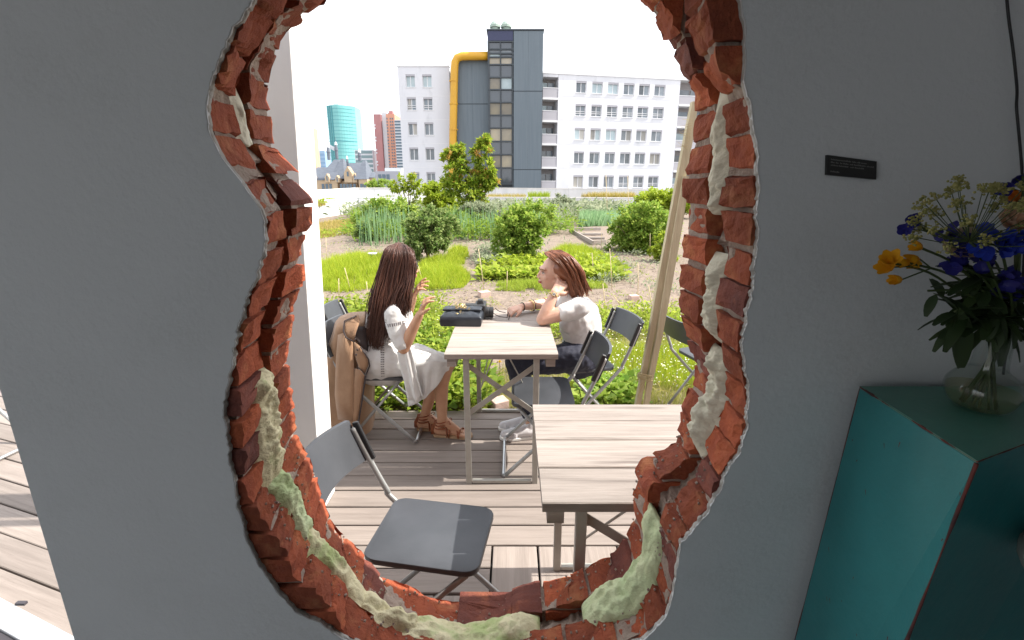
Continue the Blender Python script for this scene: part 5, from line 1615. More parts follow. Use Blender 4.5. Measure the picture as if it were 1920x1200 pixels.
# teal glass tower with a rounded front
d = 420; t = far("glass_tower", "rounded teal glass office tower on the skyline", P(640, 300, d)); t.location.z = ZB
x0, x1, zt = bx_px(615, 665, 200, d)
O = Vector(t.location); w = x1 - x0
prof = []
for k in range(13):
    a = k / 12; prof.append((x0 + w * a - O.x, -9 * math.sin(math.pi * (.12 + .88 * a)) ** .8))
loop = prof + [(x1 - O.x, 16), (x0 - O.x, 16)]
MB().prism(loop, 0, zt - ZB).build("facade", M['tealglass'], t)
fl = MB()
for k in range(1, 30):
    z_ = (zt - ZB) * k / 30
    lp = [(x * 1.004, y_ * 1.01 - .15) for x, y_ in prof]
    th_ = .9 if k % 10 == 0 else .3
    V = [(x, y_, z_) for x, y_ in lp] + [(x, y_, z_ + th_) for x, y_ in lp]; n_ = len(lp)
    fl.add(V, [(i, i + 1, n_ + i + 1, n_ + i) for i in range(n_ - 1)])
fl.build("floor_bands", M['tealdark'], t)
for k in (1, 2, 3):
    a, b = prof[k], prof[k]
    MB().box((a[0], a[1] - .3, (zt - ZB) / 2), (.9, .5, zt - ZB - .5)).build("fin", M['tealdark'], t)
MB().box((-1, 4, zt - ZB + 1.5), (5, 5, 3)).build("roof_plant", M['paleb'], t)
# lattice block right of it
def banded(name, label, x0p, x1p, ytop, d, mt, band, n, bw=.5, dep=18, extra=None):
    t = far(name, label, P((x0p + x1p) / 2, 300, d)); t.location.z = ZB
    x0, x1, zt = bx_px(x0p, x1p, ytop, d); w = x1 - x0; h = zt - ZB
    MB().box((0, dep / 2, h / 2), (w, dep, h)).build("wall", mt, t)
    fh = h / n
    for k in range(int(n * .45), n):
        MB().box((0, -.10, fh * (k + .5)), (w * .94, .2, fh * bw)).build("window", M[band], t)
    return t
banded("lattice_block", "white office block with thin dark floors beside the teal tower", 664, 674, 222, 480, M['paleb'], 'darkband', 46, .35)
banded("office_building", "low banded glass office block between the two towers", 666, 700, 281, 330, M['paleb'], 'office', 15, .62)
banded("dark_tower", "dark striped tower at the left edge of the white block", 743.5, 756, 225, 300, M['paleb'], 'darkband', 34, .62)
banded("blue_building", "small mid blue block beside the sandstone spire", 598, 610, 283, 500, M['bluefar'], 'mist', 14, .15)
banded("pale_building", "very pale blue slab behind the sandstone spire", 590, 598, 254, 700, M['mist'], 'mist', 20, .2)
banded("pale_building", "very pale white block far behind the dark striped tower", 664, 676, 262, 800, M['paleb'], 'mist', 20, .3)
# pink and salmon tower
t = far("salmon_tower", "twin tower in dusty pink and salmon on the skyline", P(720, 300, 320)); t.location.z = ZB
O = t.location
for xa_, xb_, yt_, mt_, oy in ((700, 713.5, 214, 'pinkb', 0), (713.7, 724, 209, 'paleb', 2), (724.2, 740, 214, 'orangeb', -1)):
    x0, x1, zt = bx_px(xa_, xb_, yt_, 320); h = zt - ZB
    o = MB().box(((x0 + x1) / 2 - O.x, 8 + oy, h / 2), (x1 - x0, 16, h)).build("wing", M[mt_], t)
    if mt_ != 'paleb':
        for k in range(14, 34):
            for s in ((.12,) if mt_ == 'pinkb' else (.1, .5, .75)):
                if mt_ == 'pinkb' and k % 4 < 2: continue
                MB().box((x0 - O.x + (x1 - x0) * s, oy - .08, h * k / 34.5), ((x1 - x0) * .14, .2, h / 34 * .5)).build("window", M['darkband' if mt_ == 'orangeb' else 'paleb'], o)
x0, x1, zt = bx_px(726, 733, 209, 320)
MB().box(((x0 + x1) / 2 - O.x, 6, zt - ZB - 1), (x1 - x0, 4, 4)).build("roof_plant", M['pinkb'], t)
# sandstone church tower at the post
t = far("church_tower", "slim sandstone tower with a thin spire beside the white post", P(585, 300, 260)); t.location.z = ZB; O = t.location
x0, x1, zt = bx_px(577, 591, 240, 260); h = zt - ZB; w = x1 - x0
MB().box((0, 3, h / 2), (w, 6, h)).build("shaft", M['sand'], t)
MB().box((-.2, 3, h + 2.2), (w * .5, 3, 4.4)).build("belfry", M['sand'], t)
MB().lathe([(w * .30, 0), (w * .12, 3.5), (w * .14, 5), (.15, 9), (.02, 14)], (-.2, 3, h + 4.4), 8).build("spire", M['slate'], t)
for s in (-.42, .42): MB().lathe([(.5, 0), (.5, 1.5), (.02, 4)], (w * s, 1, h), 6).build("pinnacle", M['slate'], t)
for k in range(3): MB().box((0, -.08, h * (.66 + .1 * k)), (w * .25, .2, 3)).build("window", M['darkband'], t)
# the old town hall with its slate roofs and turrets
DC = 150
t = far("town_hall", "old sandstone town hall with steep slate roofs and turrets", P(635, 330, DC)); t.location.z = ZB; O = Vector(t.location)
def L(px, py, dy=0): 
    q = P(px, py, DC + dy); return q - O
def hall_box(xa, xb, yt, yb, dy0, dep, mt, nm):
    a, b = L(xa, yt, dy0), L(xb, yb, dy0)
    return MB().box(((a.x + b.x) / 2, a.y + dep / 2, a.z / 2), (b.x - a.x, dep, a.z)).build(nm, mt, t)
hall_box(570, 612, 344, 360, 4, 14, M['sand'], "wall"); hall_box(592, 634, 338, 360, 0, 14, M['sand'], "wall")
hall_box(634, 672, 339, 360, 2, 14, M['sand'], "wall"); hall_box(672, 690, 336, 360, -1, 12, M['sand'], "wall"); hall_box(688, 702, 334, 360, 2, 10, M['sand'], "wall")
def pyr(xa, xb, yb_, xt0, xt1, yt, dy, dep, nm="roof"):
    a, b, c, e = L(xa, yb_, dy), L(xb, yb_, dy), L(xt1, yt, dy), L(xt0, yt, dy)
    m_ = dep / 2
    V = [(a.x, a.y - .3, a.z), (b.x, b.y - .3, b.z), (b.x, b.y + dep, b.z), (a.x, a.y + dep, a.z), (e.x, e.y + m_ - .6, e.z), (c.x, c.y + m_ - .6, c.z), (c.x, c.y + m_ + .6, c.z), (e.x, e.y + m_ + .6, e.z)]
    MB().hexa(V[:4], V[4:]).build(nm, M['slate'], t)
pyr(593, 633, 337, 612, 621, 297, 0, 14); pyr(572, 610, 343, 580, 604, 312, 4, 14); pyr(630, 674, 338, 634, 668, 304, 3, 14); pyr(664, 688, 336, 672, 677, 299, -1, 10); pyr(686, 704, 333, 690, 701, 322, 2, 10)
pyr(618, 646, 335, 630, 634, 296, 1, 10)
def turret(px, yb_, yt, r, dy=-1, cap='paleb'):
    b = L(px, yb_, dy); tp = L(px, yt, dy); h = tp.z - b.z
    MB().lathe([(r, 0), (r, h * .35), (r * 1.25, h * .38), (r * .9, h * .58), (r * .35, h * .66), (r * .45, h * .72), (.06, h * .82), (.03, h)], tuple(b), 8).build("turret", M['slate'], t)
    MB().lathe([(r * 1.05, 0), (r * .8, .7), (.01, 1.2)], (b.x, b.y, b.z + h * .62), 8).build("turret_cap", M[cap], t)
turret(617, 300, 262, .52); turret(632, 298, 256, .50, 0); turret(652, 312, 290, .35); turret(675, 302, 276, .55)
for (px, py, w_) in ((613, 333, 1.5), (632, 335, 1.3), (652, 325, 2.6), (665, 332, 1.5), (583, 332, 1.5)):
    a = L(px, py, -.6); top = L(px, py - 22 * w_ / 4.4, -.6)
    g_ = MB()
    hw = w_ * .5
    zb_ = L(px, 342, -.6).z
    g_.add([(a.x - hw, a.y, zb_), (a.x + hw, a.y, zb_), (a.x + hw, a.y, a.z), (a.x, a.y, top.z), (a.x - hw, a.y, a.z), (a.x - hw, a.y + 3, zb_), (a.x + hw, a.y + 3, zb_), (a.x + hw, a.y + 3, a.z), (a.x, a.y + 3, top.z), (a.x - hw, a.y + 3, a.z)],
           [(0, 1, 2, 3, 4), (9, 8, 7, 6, 5), (0, 5, 6, 1), (1, 6, 7, 2), (2, 7, 8, 3), (3, 8, 9, 4), (4, 9, 5, 0)])
    gb = g_.build("gable", M['sand'], t)
    MB().box((a.x, a.y - .05, a.z - .2), (w_ * .22, .12, 1.5)).build("window", M['darkband'], gb)
for px in (606, 613, 620, 640, 646, 652, 658, 665, 678, 684, 694):
    a = L(px, 350, -1.1 if 672 < px < 690 else -.05)
    MB().box((a.x, a.y - .05, a.z), (.8, .2, 1.8)).build("window", M['darkband'], t)
fl_ = thing("flag", "pale flag flying from the town hall turret", "flag", tuple(L(617, 268) + O))
q = [L(617, 270) + O - fl_.location, L(623, 273.5) + O - fl_.location, L(630, 276.5) + O - fl_.location]
V = []
for k, p in enumerate(q): V += [(p.x, p.y - .3 * (k % 2), p.z), (p.x, p.y - .3 * (k % 2) , p.z - 1.3)]
mesh("cloth", V, [(0, 1, 3, 2), (2, 3, 5, 4)], M['paleb'], fl_)
MB().tube([(0, .05, -4), (0, .05, 1.6)], .07, 6).build("pole", M['paleb'], fl_)
# grey sheds before the white block
t = far("warehouse", "grey flat roofed shed left of the white apartment block", P(728, 330, 120)); t.location.z = ZB; O = Vector(t.location)
a, b = P(703, 321, 120) - O, P(752, 350, 120) - O
MB().box(((a.x + b.x) / 2, 6, a.z / 2), (b.x - a.x, 12, a.z)).build("wall", mat("shed grey", (.36, .36, .40), rough=.8), t)
MB().box(((a.x + b.x) / 2 + .5, 8, a.z + .5), (b.x - a.x - 2, 8, 1.0)).build("roof", M['paleb'], t)
for k in range(3): MB().box((a.x + 1.2 + k * 1.1, -.05, a.z - 1.4), (.8, .2, 1.2)).build("window", M['darkband'], t)
q = P(716, 347, 100)
V, F = cloud(tuple(q), (3.2, 1.5, .9), 60, 30, .5, .25, 77); stuff("treeline", V, F, M['bush2'])
# ================================================================== things on the table
M['quilt'] = mat("black quilted leather", (.022, .026, .034), (.030, .036, .047), rough=.34, scale=30, bump=.08, bscale=160)
M['gold'] = mat("pale gold chain", (.75, .58, .28), rough=.25, metal=1)
bagc = Z(868, 606, TZ + .003); bagc.z = TZ + .003; bagc.y = Z(868, 613, TZ).y + .085; 
bag = thing("handbag", "black quilted handbag with gold chain lying on the women's table", "handbag", (bagc.x - .004, bagc.y, TZ + .001), R(-2))
def quilted(w, d, h, r, z0, amp, name, nx=44, nyy=26):
    """a soft box whose top is stitched into diamonds"""
    V = []; F = []
    for j in range(nyy + 1):
        for i in range(nx + 1):
            u, v = -1 + 2 * i / nx, -1 + 2 * j / nyy
            x, y = u * w / 2, v * d / 2
            e = max(abs(u) ** 5, abs(v) ** 4)
            p, q = (x / .026 + y / .026), (x / .026 - y / .026)
            dm = abs(math.sin(p * math.pi / 2)) * abs(math.sin(q * math.pi / 2))
            z = h * (1 - .30 * e) + amp * (dm ** .5) * (1 - e)
            V.append((x * (1 - .01 * e), y, z0 + z))
    for j in range(nyy):
        for i in range(nx):
            a = j * (nx + 1) + i; F.append((a, a + 1, a + nx + 2, a + nx + 1))
    rim = [j * (nx + 1) + i for j, i in [(0, i) for i in range(nx)] + [(j, nx) for j in range(nyy)] + [(nyy, i) for i in range(nx, 0, -1)] + [(j, 0) for j in range(nyy, 0, -1)]]
    base = list(rim)
    for z, k in ((z0 + h * .5, 1.012), (z0 + h * .12, 1.0), (z0, .965)):
        new = []
        for i in base and rim:
            new.append(len(V)); V.append((V[i][0] * k, V[i][1] * k, z))
        n = len(rim)
        for q in range(n): F.append((base[q], new[q], new[(q + 1) % n], base[(q + 1) % n]))
        base = new
    F.append(tuple(base))
    return mesh(name, V, F, M['quilt'], bag, True)
quilted(.245, .165, .076, .01, 0, .004, "body")
o = quilted(.232, .095, .016, .01, .074, .004, "flap"); o.location = (0, .020, 0); o.rotation_euler = (R(-3), 0, 0)
ch = MB(); cr2 = random.Random(2)
for k in range(24):
    c = Vector((cr2.gauss(-.005, .022), .0 + cr2.gauss(-.03, .022), .098 + cr2.uniform(0, .012)))
    if c.y < -.05: c.z = .086
    q = Quaternion((cr2.random() - .5, cr2.random() - .5, cr2.random() - .5, cr2.random() - .5)).normalized().to_matrix()
    ch.tube([c + q @ Vector((.0070 * math.cos(a), .005 * math.sin(a), 0)) for a in np.linspace(0, 6.283, 11)], .0015, 5, cap=False)
ch.build("chain", M['gold'], bag, smooth=True)["kind"] = "stuff"
camt = thing("camera", "black camera with short lens half hidden behind the handbag", "camera", (0, 0, 0))
lc = Z(916, 604, TZ); lc.y += .05
M['camblack'] = mat("camera black", (.020, .021, .023), (.03, .03, .032), rough=.45, scale=60, bump=.1, bscale=300)
MB().box((lc.x - .055, lc.y + .06, TZ + .048), (.07, .13, .09)).build("body", M['camblack'], camt, bevel=.010, seg=3)
MB().box((lc.x - .055, lc.y + .06, TZ + .103), (.045, .055, .024), taper=.7).build("viewfinder", M['camblack'], camt, bevel=.004)
MB().lathe([(.001, -.02), (.031, -.02), (.034, .0), (.034, .012), (.032, .014), (.032, .020), (.0345, .022), (.0345, .040), (.030, .042), (.026, .036), (.001, .032)], (lc.x - .015, lc.y + .03, TZ + .040), 24, 'x').build("lens", M['camblack'], camt, auto=40)
sp = [P(888, 574, 2.78), P(896, 566, 2.80), P(907, 571, 2.74), P(913, 578, 2.68), P(909, 584, 2.62)]
MB().tube(spline(sp, 5), .006, 6, flat=.35).build("strap", M['black'], camt, smooth=True)
pouch = thing("pouch", "small dark pouch with a pale band behind the handbag", "pouch", (0, 0, 0))
pq = Z(884, 584, TZ); pq.y = 2.76
MB().box((pq.x, pq.y, TZ + .014), (.075, .05, .026)).build("body", M['paleb'], pouch, bevel=.006)
MB().box((pq.x, pq.y, TZ + .042), (.085, .06, .026)).build("lid", M['camblack'], pouch, bevel=.008)

# ================================================================== people
M['skinA'] = mat("tanned skin", (.55, .315, .20), (.48, .255, .155), rough=.5, scale=12, sss=.12, bump=.04, bscale=220)
M['skinB'] = mat("fair skin", (.66, .42, .32), (.60, .36, .265), rough=.48, scale=12, sss=.15, bump=.04, bscale=220)
M['hairA'] = mat("long brown hair", (.060, .025, .018), (.105, .043, .028), rough=.42, scale=3, stretch=(30, 30, 3), bump=.2, bscale=6, island=True)
M['hairB'] = mat("auburn hair", (.13, .040, .02), (.30, .115, .052), rough=.38, bump=.2, bscale=8, island=True)
M['dress'] = mat("white gauze dress", (.74, .74, .73), (.69, .69, .69), rough=.85, scale=30, bump=.15, bscale=150, trans=.12)
M['lace'] = mat("open lace gaps", (.16, .15, .16), rough=.9)
M['tee'] = mat("white cotton", (.75, .75, .74), (.70, .70, .70), rough=.85, scale=20, bump=.12, bscale=180)
M['navy'] = mat("navy trousers", (.016, .018, .034), (.024, .027, .048), rough=.75, scale=14, bump=.2, bscale=90)
M['tanleather'] = mat("tan leather", (.30, .085, .03), (.22, .06, .02), rough=.5, scale=30, bump=.15, bscale=120)
M['solewood'] = mat("light sole", (.42, .28, .17), rough=.7)
M['sneaker'] = mat("white sneaker", (.72, .71, .73), (.64, .63, .66), rough=.5, scale=12, bump=.1)
M['tan'] = mat("tan coat cloth", (.36, .215, .125), (.30, .175, .10), rough=.8, scale=14, bump=.2, bscale=150, sheen=.2)
M['piping'] = mat("dark coat piping", (.03, .02, .022), rough=.6)
M['lining'] = mat("dark coat lining", (.04, .03, .03), rough=.6)
M['lens'] = mat("dark lens", (.012, .010, .010), rough=.1)
M['lip'] = mat("lip", (.42, .14, .12), rough=.4)
M['eyew'] = mat("eye white", (.65, .62, .60), rough=.2)
M['eyed'] = mat("dark brown eye", (.03, .015, .01), rough=.2)

def hand(mb, wrist, dirn, palm, L=.165, curl=(.5, .5, .5, .5), thumb=.6, side=1, spread=.12):
    """palm and five fingers: dirn runs to the fingertips, palm is the way the palm faces"""
    d = Vector(dirn).normalized(); p = Vector(palm); p = (p - d * p.dot(d)).normalized(); s = d.cross(p) * side   # s points to the thumb
    w = Vector(wrist); pl = L * .50
    for k in (-1.0, -.33, .33, 1.0):
        mb.cone(w + s * (.014 * k) - p * .0, .013, w + d * pl + s * (.026 * k), .0115, 8)
    mb.cone(w + d * pl * .3 + s * .012, .015, w + d * pl * .75, .013, 8)
    for k, (o, l, c) in enumerate(zip((.030, .010, -.010, -.029), (.88, 1.0, .93, .74), curl)):
        a = w + d * pl * (1.0 - .05 * abs(k - 1)) + s * o
        dd = (d + s * (o * spread * 40 * .1)).normalized()
        ln = L * .48 * l; ang = 0; r = .0088 - .0006 * (k == 3)
        for seg, (fr, rr_) in enumerate(((.44, .0086), (.31, .0078), (.25, .0066))):
            ang += c * (.9 if seg else .7)
            v = dd * math.cos(ang) + p * math.sin(ang)
            b = a + v * ln * fr
            mb.cone(a, r, b, rr_ - .0006 * (k == 3), 8); a, r = b, rr_
    a = w + d * pl * .22 + s * .020; v = (d * .62 + s * .75 + p * .25).normalized()
    b = a + v * L * .22; mb.cone(a, .013, b, .0105, 8)
    v2 = (d * (.95) + s * (.45 - thumb * .5) + p * (.2 + thumb * .5)).normalized()
    c = b + v2 * L * .17; mb.cone(b, .0105, c, .0088, 8)
    v3 = (v2 + p * .3 * thumb).normalized(); mb.cone(c, .0088, c + v3 * L * .13, .0072, 8)

def head(mb, c, face, up, s=1.0):
    """skull with brow, nose, lips, chin, ears; returns the frame for eyes and hair"""
    f = Vector(face).normalized(); u = Vector(up); u = (u - f * u.dot(f)).normalized(); r = f.cross(u)
    rot = Matrix((r, f, u)).transposed()
    def at(x, y, z): return Vector(c) + (r * x + f * y + u * z) * s
    mb.ball(at(0, -.018, .030), (.072 * s, .090 * s, .082 * s), 18, 12, rot)
    mb.ball(at(0, .022, -.020), (.056 * s, .066 * s, .085 * s), 16, 12, rot)
    mb.ball(at(0, .050, -.078), (.026 * s, .022 * s, .020 * s), 10, 8, rot)          # chin
    mb.cone(at(-.045, -.005, -.045), .022 * s, at(-.012, .052, -.078), .018 * s); mb.cone(at(.045, -.005, -.045), .022 * s, at(.012, .052, -.078), .018 * s)   # jaw
    mb.ball(at(0, .066, .030), (.050 * s, .022 * s, .018 * s), 12, 8, rot)           # brow
    mb.ball(at(-.034, .055, -.022), (.020 * s, .020 * s, .020 * s), 10, 8, rot); mb.ball(at(.034, .055, -.022), (.020 * s, .020 * s, .020 * s), 10, 8, rot)     # cheeks
    mb.cone(at(0, .082, .014), .0085 * s, at(0, .099, -.020), .0085 * s, 10)          # nose
    mb.ball(at(-.010, .092, -.026), .0085 * s, 8, 6); mb.ball(at(.010, .092, -.026), .0085 * s, 8, 6)
    mb.ball(at(0, .083, -.046), (.021 * s, .010 * s, .0065 * s), 10, 6, rot); mb.ball(at(0, .081, -.057), (.018 * s, .010 * s, .007 * s), 10, 6, rot)           # lips
    for sx in (-1, 1): mb.ball(at(.072 * sx, -.012, -.004), (.010 * s, .018 * s, .031 * s), 10, 8, rot)
    return at, rot, r, f, u
def face_bits(at, rot, s, who, brow_m):
    e = MB(); d = MB(); b = MB(); l = MB()
    for sx in (-1, 1):
        e.ball(at(.030 * sx, .070, .008), .0098 * s, 12, 8)
        d.ball(at(.0305 * sx, .0778, .008), (.0050 * s, .0035 * s, .0050 * s), 10, 6, rot)
        b.tube([at(.012 * sx, .089, .027), at(.030 * sx, .086, .033), at(.050 * sx, .070, .028)], .0028 * s, 5)
        b.tube([at(.018 * sx, .080, .016), at(.030 * sx, .0825, .0185), at(.043 * sx, .072, .013)], .0019 * s, 5)
    l.tube([at(-.022, .082, -.050), at(-.008, .0925, -.0475), at(.008, .0925, -.0475), at(.022, .082, -.050)], .0042 * s, 6)
    l.tube([at(-.018, .082, -.054), at(0, .0910, -.0572), at(.018, .082, -.054)], .0044 * s, 6)
    e.build("eye", M['eyew'], who, smooth=True); d.build("iris", M['eyed'], who, smooth=True)
    b.build("eyebrow", brow_m, who, smooth=True); l.build("lips", M['lip'], who, smooth=True)

def strands(paths, name, mt, parent, r=.0035, n=7, jit=.006, seed=0):
    """many thin locks following guide curves"""
    mb = MB(); g = random.Random(seed)
    for pts in paths:
        sp_ = spline(pts, n)
        L_ = len(sp_); rr = r * g.uniform(.6, 1.3)
        mb.tube(sp_, [rr * (1 - .75 * (k / (L_ - 1)) ** 2.5) for k in range(L_)], 4, cap=False)
    return mb.build(name, mt, parent, smooth=True)

# ------------------------------------------------------------------ woman with the long hair, facing right
YA = 2.55
wa = thing("person", "woman with long brown hair in a white dress gesturing with both hands", "person", (0, 0, 0))
b = MB()
pelv = P(716, 668, YA)
hipR, hipL = P(722, 672, YA - .085), P(722, 670, YA + .085)
waist = P(716, 632, YA); chest = P(730, 594, YA); neck0 = P(741, 562, YA); shR = P(738, 588, YA - .165); shL = P(744, 584, YA + .165)
hc = P(752, 500, YA)
b.cone(pelv, .135, waist, .105); b.cone(waist, .105, chest, .115); b.cone(chest, .10, neck0, .06)
b.cone(shR, .048, shL, .048); b.cone(neck0, .045, hc + Vector((-.012, 0, -.03)), .042)
atA, rotA, rA, fA, uA = head(b, hc, (.96, .22, -.10), (0.04, 0, 1), .98)
knR, knL = P(836, 684, YA - .075), P(832, 682, YA + .055)
anR, anL = P(829, 786, YA - .055), P(797, 778, YA + .02)
for h_, k_, a_ in ((hipR, knR, anR), (hipL, knL, anL)):
    b.cone(h_, .082, k_, .052); 
    mid = k_.lerp(a_, .33) + Vector((-.022, 0, 0))
    b.cone(k_, .051, mid, .047); b.cone(mid, .047, a_, .030)
    b.ball(k_ + Vector((.008, 0, 0)), .050, 10, 8)
    # foot
    fd = Vector((1, -.12, 0)).normalized()
    z0 = .030
    heel = Vector((a_.x - .030, a_.y, z0 + .008)); ball_ = Vector((a_.x + .115, a_.y - .012, z0 - .004)); toe = Vector((a_.x + .165, a_.y - .016, z0 - .008))
    b.cone(a_, .030, heel, .027); b.cone(a_ + Vector((.012, 0, -.012)), .031, ball_, .021); b.cone(heel, .026, ball_, .022)
    for q in range(5):
        o = (q - 2) * .0145
        b.cone(ball_ + Vector((.0, o, -.002)), .0125, toe + Vector((.012 - .006 * abs(q - (1 if a_ is anR else 3)), o * 1.05, -.003)), .0085, 8)
# arms
elR, wrR = P(757, 652, YA - .20), P(787, 590, YA - .235)
b.cone(shR, .046, elR, .037); b.cone(elR, .036, elR.lerp(wrR, .3), .035); b.cone(elR.lerp(wrR, .3), .035, wrR, .023)
hand(b, wrR, P(803, 548, YA - .25) - wrR, (1.0, .25, -.35), .150, (.5, .42, .48, .5), .5, -1, .5)
elL, wrL = P(752, 628, YA + .20), P(775, 558, YA + .10)
b.cone(shL, .046, elL, .037); b.cone(elL, .036, elL.lerp(wrL, .3), .035); b.cone(elL.lerp(wrL, .3), .035, wrL, .023)
hand(b, wrL, P(797, 515, YA + .06) - wrL, (.80, .35, -.75), .160, (.22, .42, .55, .65), .2, 1, 1.0)
remesh(b, "body", M['skinA'], wa, .0045, 4)
face_bits(atA, rotA, .98, wa, M['hairA'])
g_ = MB()
for sx in (-1, 1):
    g_.ball(atA(.031 * sx, .091, .008), (.029, .008, .024), 14, 8, rotA)
    g_.tube([atA(.058 * sx, .080, .014), atA(.074 * sx, .04, .014), atA(.076 * sx, -.02, .008)], .0032, 6)
g_.tube([atA(-.01, .100, .012), atA(.01, .100, .012)], .003, 6)
g_.build("sunglasses", M['lens'], wa, smooth=True)
# dress
d_ = MB()
d_.cone(pelv + Vector((-.012, 0, .005)), .155, waist + Vector((-.004, 0, 0)), .128); d_.cone(waist, .128, chest, .130); d_.cone(chest, .122, neck0 + Vector((0, 0, -.035)), .078)
d_.cone(shR + Vector((0, .0, .0)), .054, shL + Vector((0, .0, .0)), .054)
d_.ball(chest + Vector((.065, -.06, -.02)), .068, 10, 8); d_.ball(chest + Vector((.065, .06, -.02)), .068, 10, 8)
for sh_, el_ in ((shR, elR), (shL, elL)):
    d_.cone(sh_, .052, sh_.lerp(el_, .55), .062); d_.cone(sh_.lerp(el_, .5), .058, el_ + Vector((-.006, 0, .030)), .050)
for h_, k_ in ((hipR, knR), (hipL, knL)):
    d_.cone(h_ + Vector((-.02, 0, 0)), .118, h_.lerp(k_, .55), .090); d_.cone(h_.lerp(k_, .5), .092, k_ + Vector((-.028, 0, .004)), .072)
d_.cone(hipR.lerp(knR, .5) + Vector((0, .07, 0)), .085, knR.lerp(knL, .5) + Vector((-.03, 0, .004)), .066)
d_.cone(pelv + Vector((-.02, -.02, -.03)), .15, pelv + Vector((.05, -.02, -.05)), .13)
def fold_dress(c, nrm_):
    q = Vector((c.x * 1.0, c.y, c.z))
    return .0075 * nse((q.x * 1.2 + q.z * .5, q.y * .7, q.z * .35), 16, 2) + .004 * nse((q.x, q.y, q.z * .4), 34, 7) + .0015 * nse(q, 70, 4)
dr_o = remesh(d_, "dress", M['dress'], wa, .0065, 16, fold_dress)
# loose hem of the skirt and the long side panel falling from the lap
def drape(name, top, bot, mt, parent, nseg=26, nfold=5, amp=.012, rows=14, flare=0, seed=1, th=.0025):
    V = []; F = []
    T_, B_ = spline(top, 8), spline(bot, 8)
    n = min(len(T_), len(B_))
    for j in range(rows + 1):
        v = j / rows
        for i in range(n):
            u = i / (n - 1)
            p = T_[i].lerp(B_[i], v)
            tn = (T_[min(i + 1, n - 1)] - T_[max(i - 1, 0)]).normalized()
            nr = tn.cross((B_[i] - T_[i]).normalized()).normalized()
            p = p + nr * (amp * (v ** .7) * math.sin(u * nfold * 6.283 + seed + .8 * nse((u * 3, v * 2, seed), 1, seed)) + .006 * nse((u * 5, v * 4, 0), 1.0, seed))
            V.append(p)
    for j in range(rows):
        for i in range(n - 1):
            a = j * n + i; F.append((a, a + 1, a + n + 1, a + n))
    o = mesh(name, V, F, mt, parent, True)
    m = o.modifiers.new("s", 'SOLIDIFY'); m.thickness = th; m.offset = 0
    return o
yn = YA - .155
drape("skirt_hem", [P(760, 690, yn - .01), P(790, 680, yn - .02), P(815, 676, yn - .015), P(838, 678, YA - .13)],
      [P(764, 764, yn - .02), P(788, 752, yn - .03), P(806, 738, yn - .02), P(840, 694, YA - .125)], M['dress'], wa, nfold=3.2, amp=.009)
drape("side_panel", [P(744, 660, yn - .045), P(756, 655, yn - .06), P(770, 652, yn - .055)],
      [P(764, 748, yn - .045), P(780, 752, yn - .06), P(793, 744, yn - .05)], M['dress'], wa, nfold=2.2, amp=.010, seed=3)
# open lace bands laid on the cloth
bv = bvh_of(dr_o)
def lace(pix, w, step, parent, dy=.0015):
    mb = MB(); pts = spline([Vector((x, y, 0)) for x, y in pix], 10)
    acc = 0; last = pts[0]; L_ = 0; samples = []
    for p, q in zip(pts[:-1], pts[1:]):
        n_ = max(1, int((q - p).length / .5))
        for k in range(n_): samples.append(p.lerp(q, k / n_))
    dist = 0; nxt = 0
    for p, q in zip(samples[:-1], samples[1:]):
        dist += (q - p).length
        if dist < nxt: continue
        nxt += step
        t = (q - p).normalized(); s = Vector((-t.y, t.x, 0))
        for o in (-w * .5, w * .5):
            c = p + s * o
            r = ray(c.x, c.y).normalized(); hit = bv.ray_cast(EYE, r)
            if hit[0] is None: continue
            nn = hit[1]; nn = nn if nn.dot(r) < 0 else -nn
            a = (_rt * t.x - _up * t.y); a = (a - nn * a.dot(nn)).normalized(); bb = nn.cross(a)
            ctr = hit[0] + nn * dy; hw, hl = .0046, .0030
            mb.add([ctr - a * hl - bb * hw, ctr + a * hl - bb * hw, ctr + a * hl + bb * hw, ctr - a * hl + bb * hw], [(0, 1, 2, 3)])
    o = mb.build("lace_trim", M['lace'], parent); return o
lace([(722, 600), (718, 640), (717, 680), (718, 708)], 3.6, 4.4, wa)
lace([(716, 612), (738, 609), (757, 604)], 3.0, 4.0, wa)
lace([(757, 606), (762, 590), (764, 575)], 3.0, 4.2, wa)
